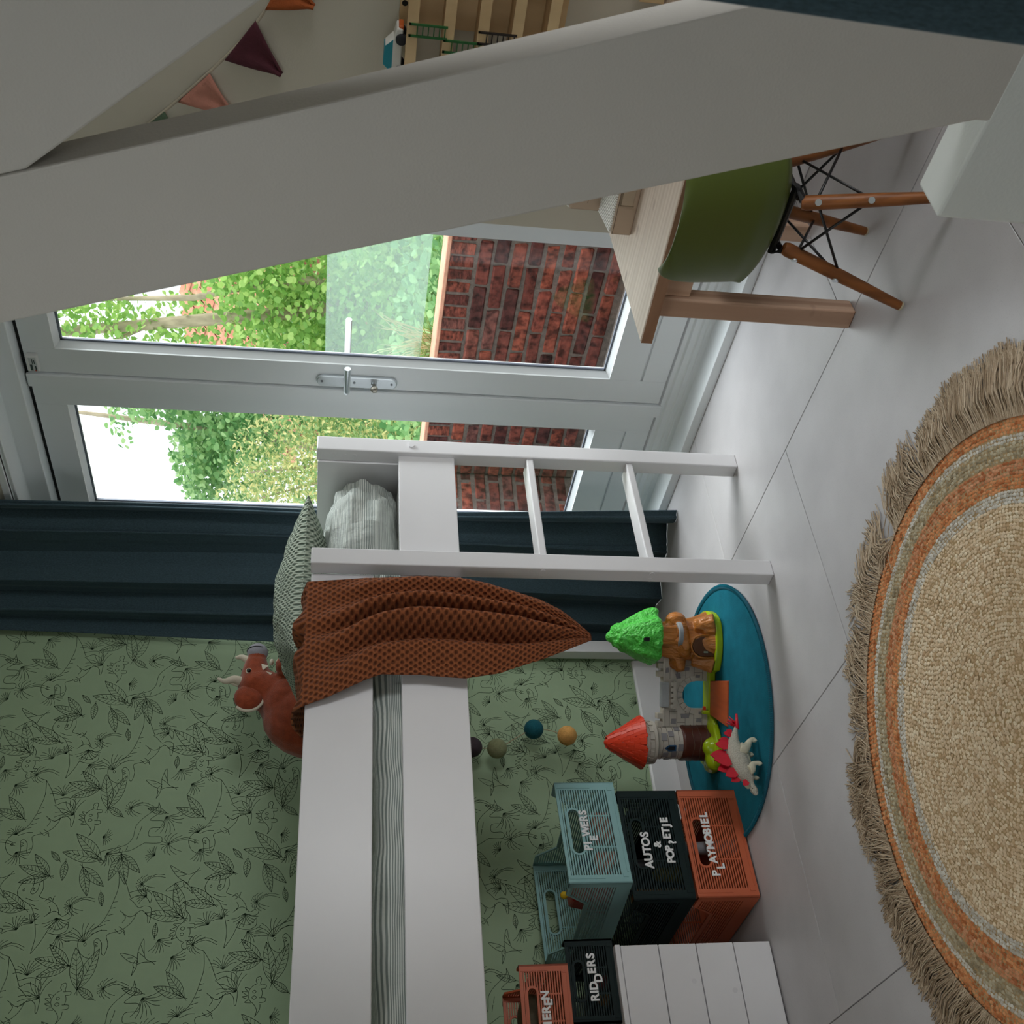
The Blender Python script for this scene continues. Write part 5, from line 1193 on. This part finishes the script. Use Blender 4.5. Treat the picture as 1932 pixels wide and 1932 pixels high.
for sy in (-1, 1):
    obj('mount_bar', MB().tube([(-.055, sy*.070, .262), (-.075, sy*.050, .276), (.075, sy*.050, .276), (.055, sy*.070, .262)], .0075, 8), M_wire, ch)
for sx in (-1, 1):
    obj('mount_bar', MB().tube([(sx*.055, -.060, .268), (sx*.060, 0, .272), (sx*.055, .060, .268)], .006, 8), M_wire, ch)

# ------------------------------------------------------------------ bunting, wooden toy garage and car on the back wall
Yb = 2.262
bu = thing('bunting', 'string of felt pennants in rust, plum and pink on the wall behind the white beam', 'bunting', (-1.2, Yb, 1.35))
st_p = spline([(-.78, Yb, 1.17), (-.93, Yb, 1.205), (-1.03, Yb, 1.235), (-1.09, Yb, 1.272), (-1.135, Yb, 1.302), (-1.205, Yb, 1.360), (-1.30, Yb, 1.452), (-1.365, Yb, 1.520), (-1.46, Yb, 1.63), (-1.60, Yb, 1.80)], 6)
obj('cord', MB().tube(st_p, .0032, 7), plain('bunting_tape', (186, 176, 156), .9), bu, world=True, smooth=True)
for (x0, z0), (x1, z1), (xt, zt), c, nm in (((-1.120, 1.296), (-1.211, 1.362), (-1.232, 1.246), (84, 38, 48), 'plum pennant'), ((-1.246, 1.396), (-1.318, 1.466), (-1.338, 1.352), (196, 134, 116), 'pink pennant'), ((-1.345, 1.498), (-1.41, 1.57), (-1.45, 1.46), (84, 104, 80), 'green pennant'), ((-1.000, 1.226), (-1.094, 1.276), (-1.078, 1.178), (168, 86, 40), 'rust pennant'), ((-.87, 1.19), (-.97, 1.215), (-.93, 1.11), (190, 160, 120), None)):
    def tri(u, v, A=(x0, z0), B=(x1, z1), T=(xt, zt)):
        a = (lerp(A[0], B[0], u), lerp(A[1], B[1], u)-.010*math.sin(PI*u)*0); r_ = 1-v*.94
        m_ = (lerp(A[0], B[0], .5), lerp(A[1], B[1], .5)); c0 = (lerp(m_[0], T[0], v), lerp(m_[1], T[1], v))
        return (c0[0]+(a[0]-m_[0])*r_, Yb-.004-.006*math.sin(2.5*u*PI+v*3)*v, c0[1]+(a[1]-m_[1])*r_)
    obj('pennant', MB().grid(10, 12, tri), plain('felt_pennant', c, .95, .08, 60, .5, 300), bu, world=True, smooth=True, solid=.006, label=nm)
M_ply = wood('birch_ply', (206, 176, 132), (220, 192, 148), (6, 6, 1.5), .5, False)
gar = thing('toy_garage', 'wooden wall rack with narrow shelves and little ladders, behind the white beam', 'toy garage', (-.9, 2.26, .65))
obj('back_board', MB().box(-1.090, -.52, 2.250, 2.264, .655, 1.003), M_ply, gar, world=True, bevel=.001)
obj('screw', MB().tube([(-1.045, 2.2505, .993), (-1.045, 2.2485, .993)], .006, 12), M_dark, gar, world=True)
for k, z in enumerate((.977, .9035, .834, .765, .6945)):
    s_ = obj('shelf', MB().box(-1.40, -.50, 2.166, 2.2495, z-.0095, z+.0095), M_ply, gar, world=True, bevel=.001)
    obj('shelf_lip', MB().box(-1.40, -.50, 2.160, 2.1658, z-.0095, z+.013), M_ply, s_).matrix_local = Matrix.Identity(4)
for x, z0, z1, c in ((-1.043, .908, .986, (26, 92, 40)), (-1.070, .836, .915, (26, 92, 40)), (-1.045, .767, .846, (34, 26, 24))):
    lm = MB()
    for dx in (0, .024):
        lm.box(x-dx-.002, x-dx+.002, 2.1560, 2.1598, z0, z1); lm.box(x-dx-.002, x-dx+.002, 2.1560, 2.172, z1-.004, z1)
    for j in range(6): lm.box(x-.024, x, 2.1568, 2.1592, z0+.004+.0112*j, z0+.0062+.0112*j)
    obj('ladder', lm, plain('ladder_plastic', c, .4), gar, world=True)
tc = thing('toy_car', 'white and teal toy car parked on the top shelf of the wooden toy garage', 'toy car', (-1.120, 2.195, .9868))
obj('body', MB().prism([(-.055, .009), (.055, .009), (.057, .022), (.034, .027), (.016, .044), (-.026, .045), (-.045, .028), (-.057, .024)], -.018, .018, 'y'), plain('car_white', (224, 222, 214), .3), tc, bevel=.003)
obj('windscreen', MB().prism([(.010, .028), (.031, .028), (.014, .0455), (-.022, .0465), (-.040, .028), (-.006, .028)], -.0165, .0165, 'y').xf(Matrix.Translation((0, -.002, 0))), plain('car_teal', (24, 134, 150), .2), tc)
for x in (-.034, .034):
    for y in (-.019, .019): obj('wheel', MB().lathe([(.006, -.005), (.0115, -.004), (.0115, .004), (.006, .005)], 18).xf(Matrix.Translation((x, y, .0118)) @ Matrix.Rotation(PI/2, 4, 'X')), plain('tyre', (30, 30, 34), .6), tc, auto=.5)
obj('bumper', MB().box(.050, .060, -.016, .016, .008, .018), plain('car_orange', (200, 96, 40), .4), tc, bevel=.002)
setp(obj('wooden_ledge', MB().box(-.968, -.45, 2.20, 2.264, .470, .522), M_ply, None, bevel=.002), 'short wooden wall ledge low behind the beam, under the toy garage', 'ledge')
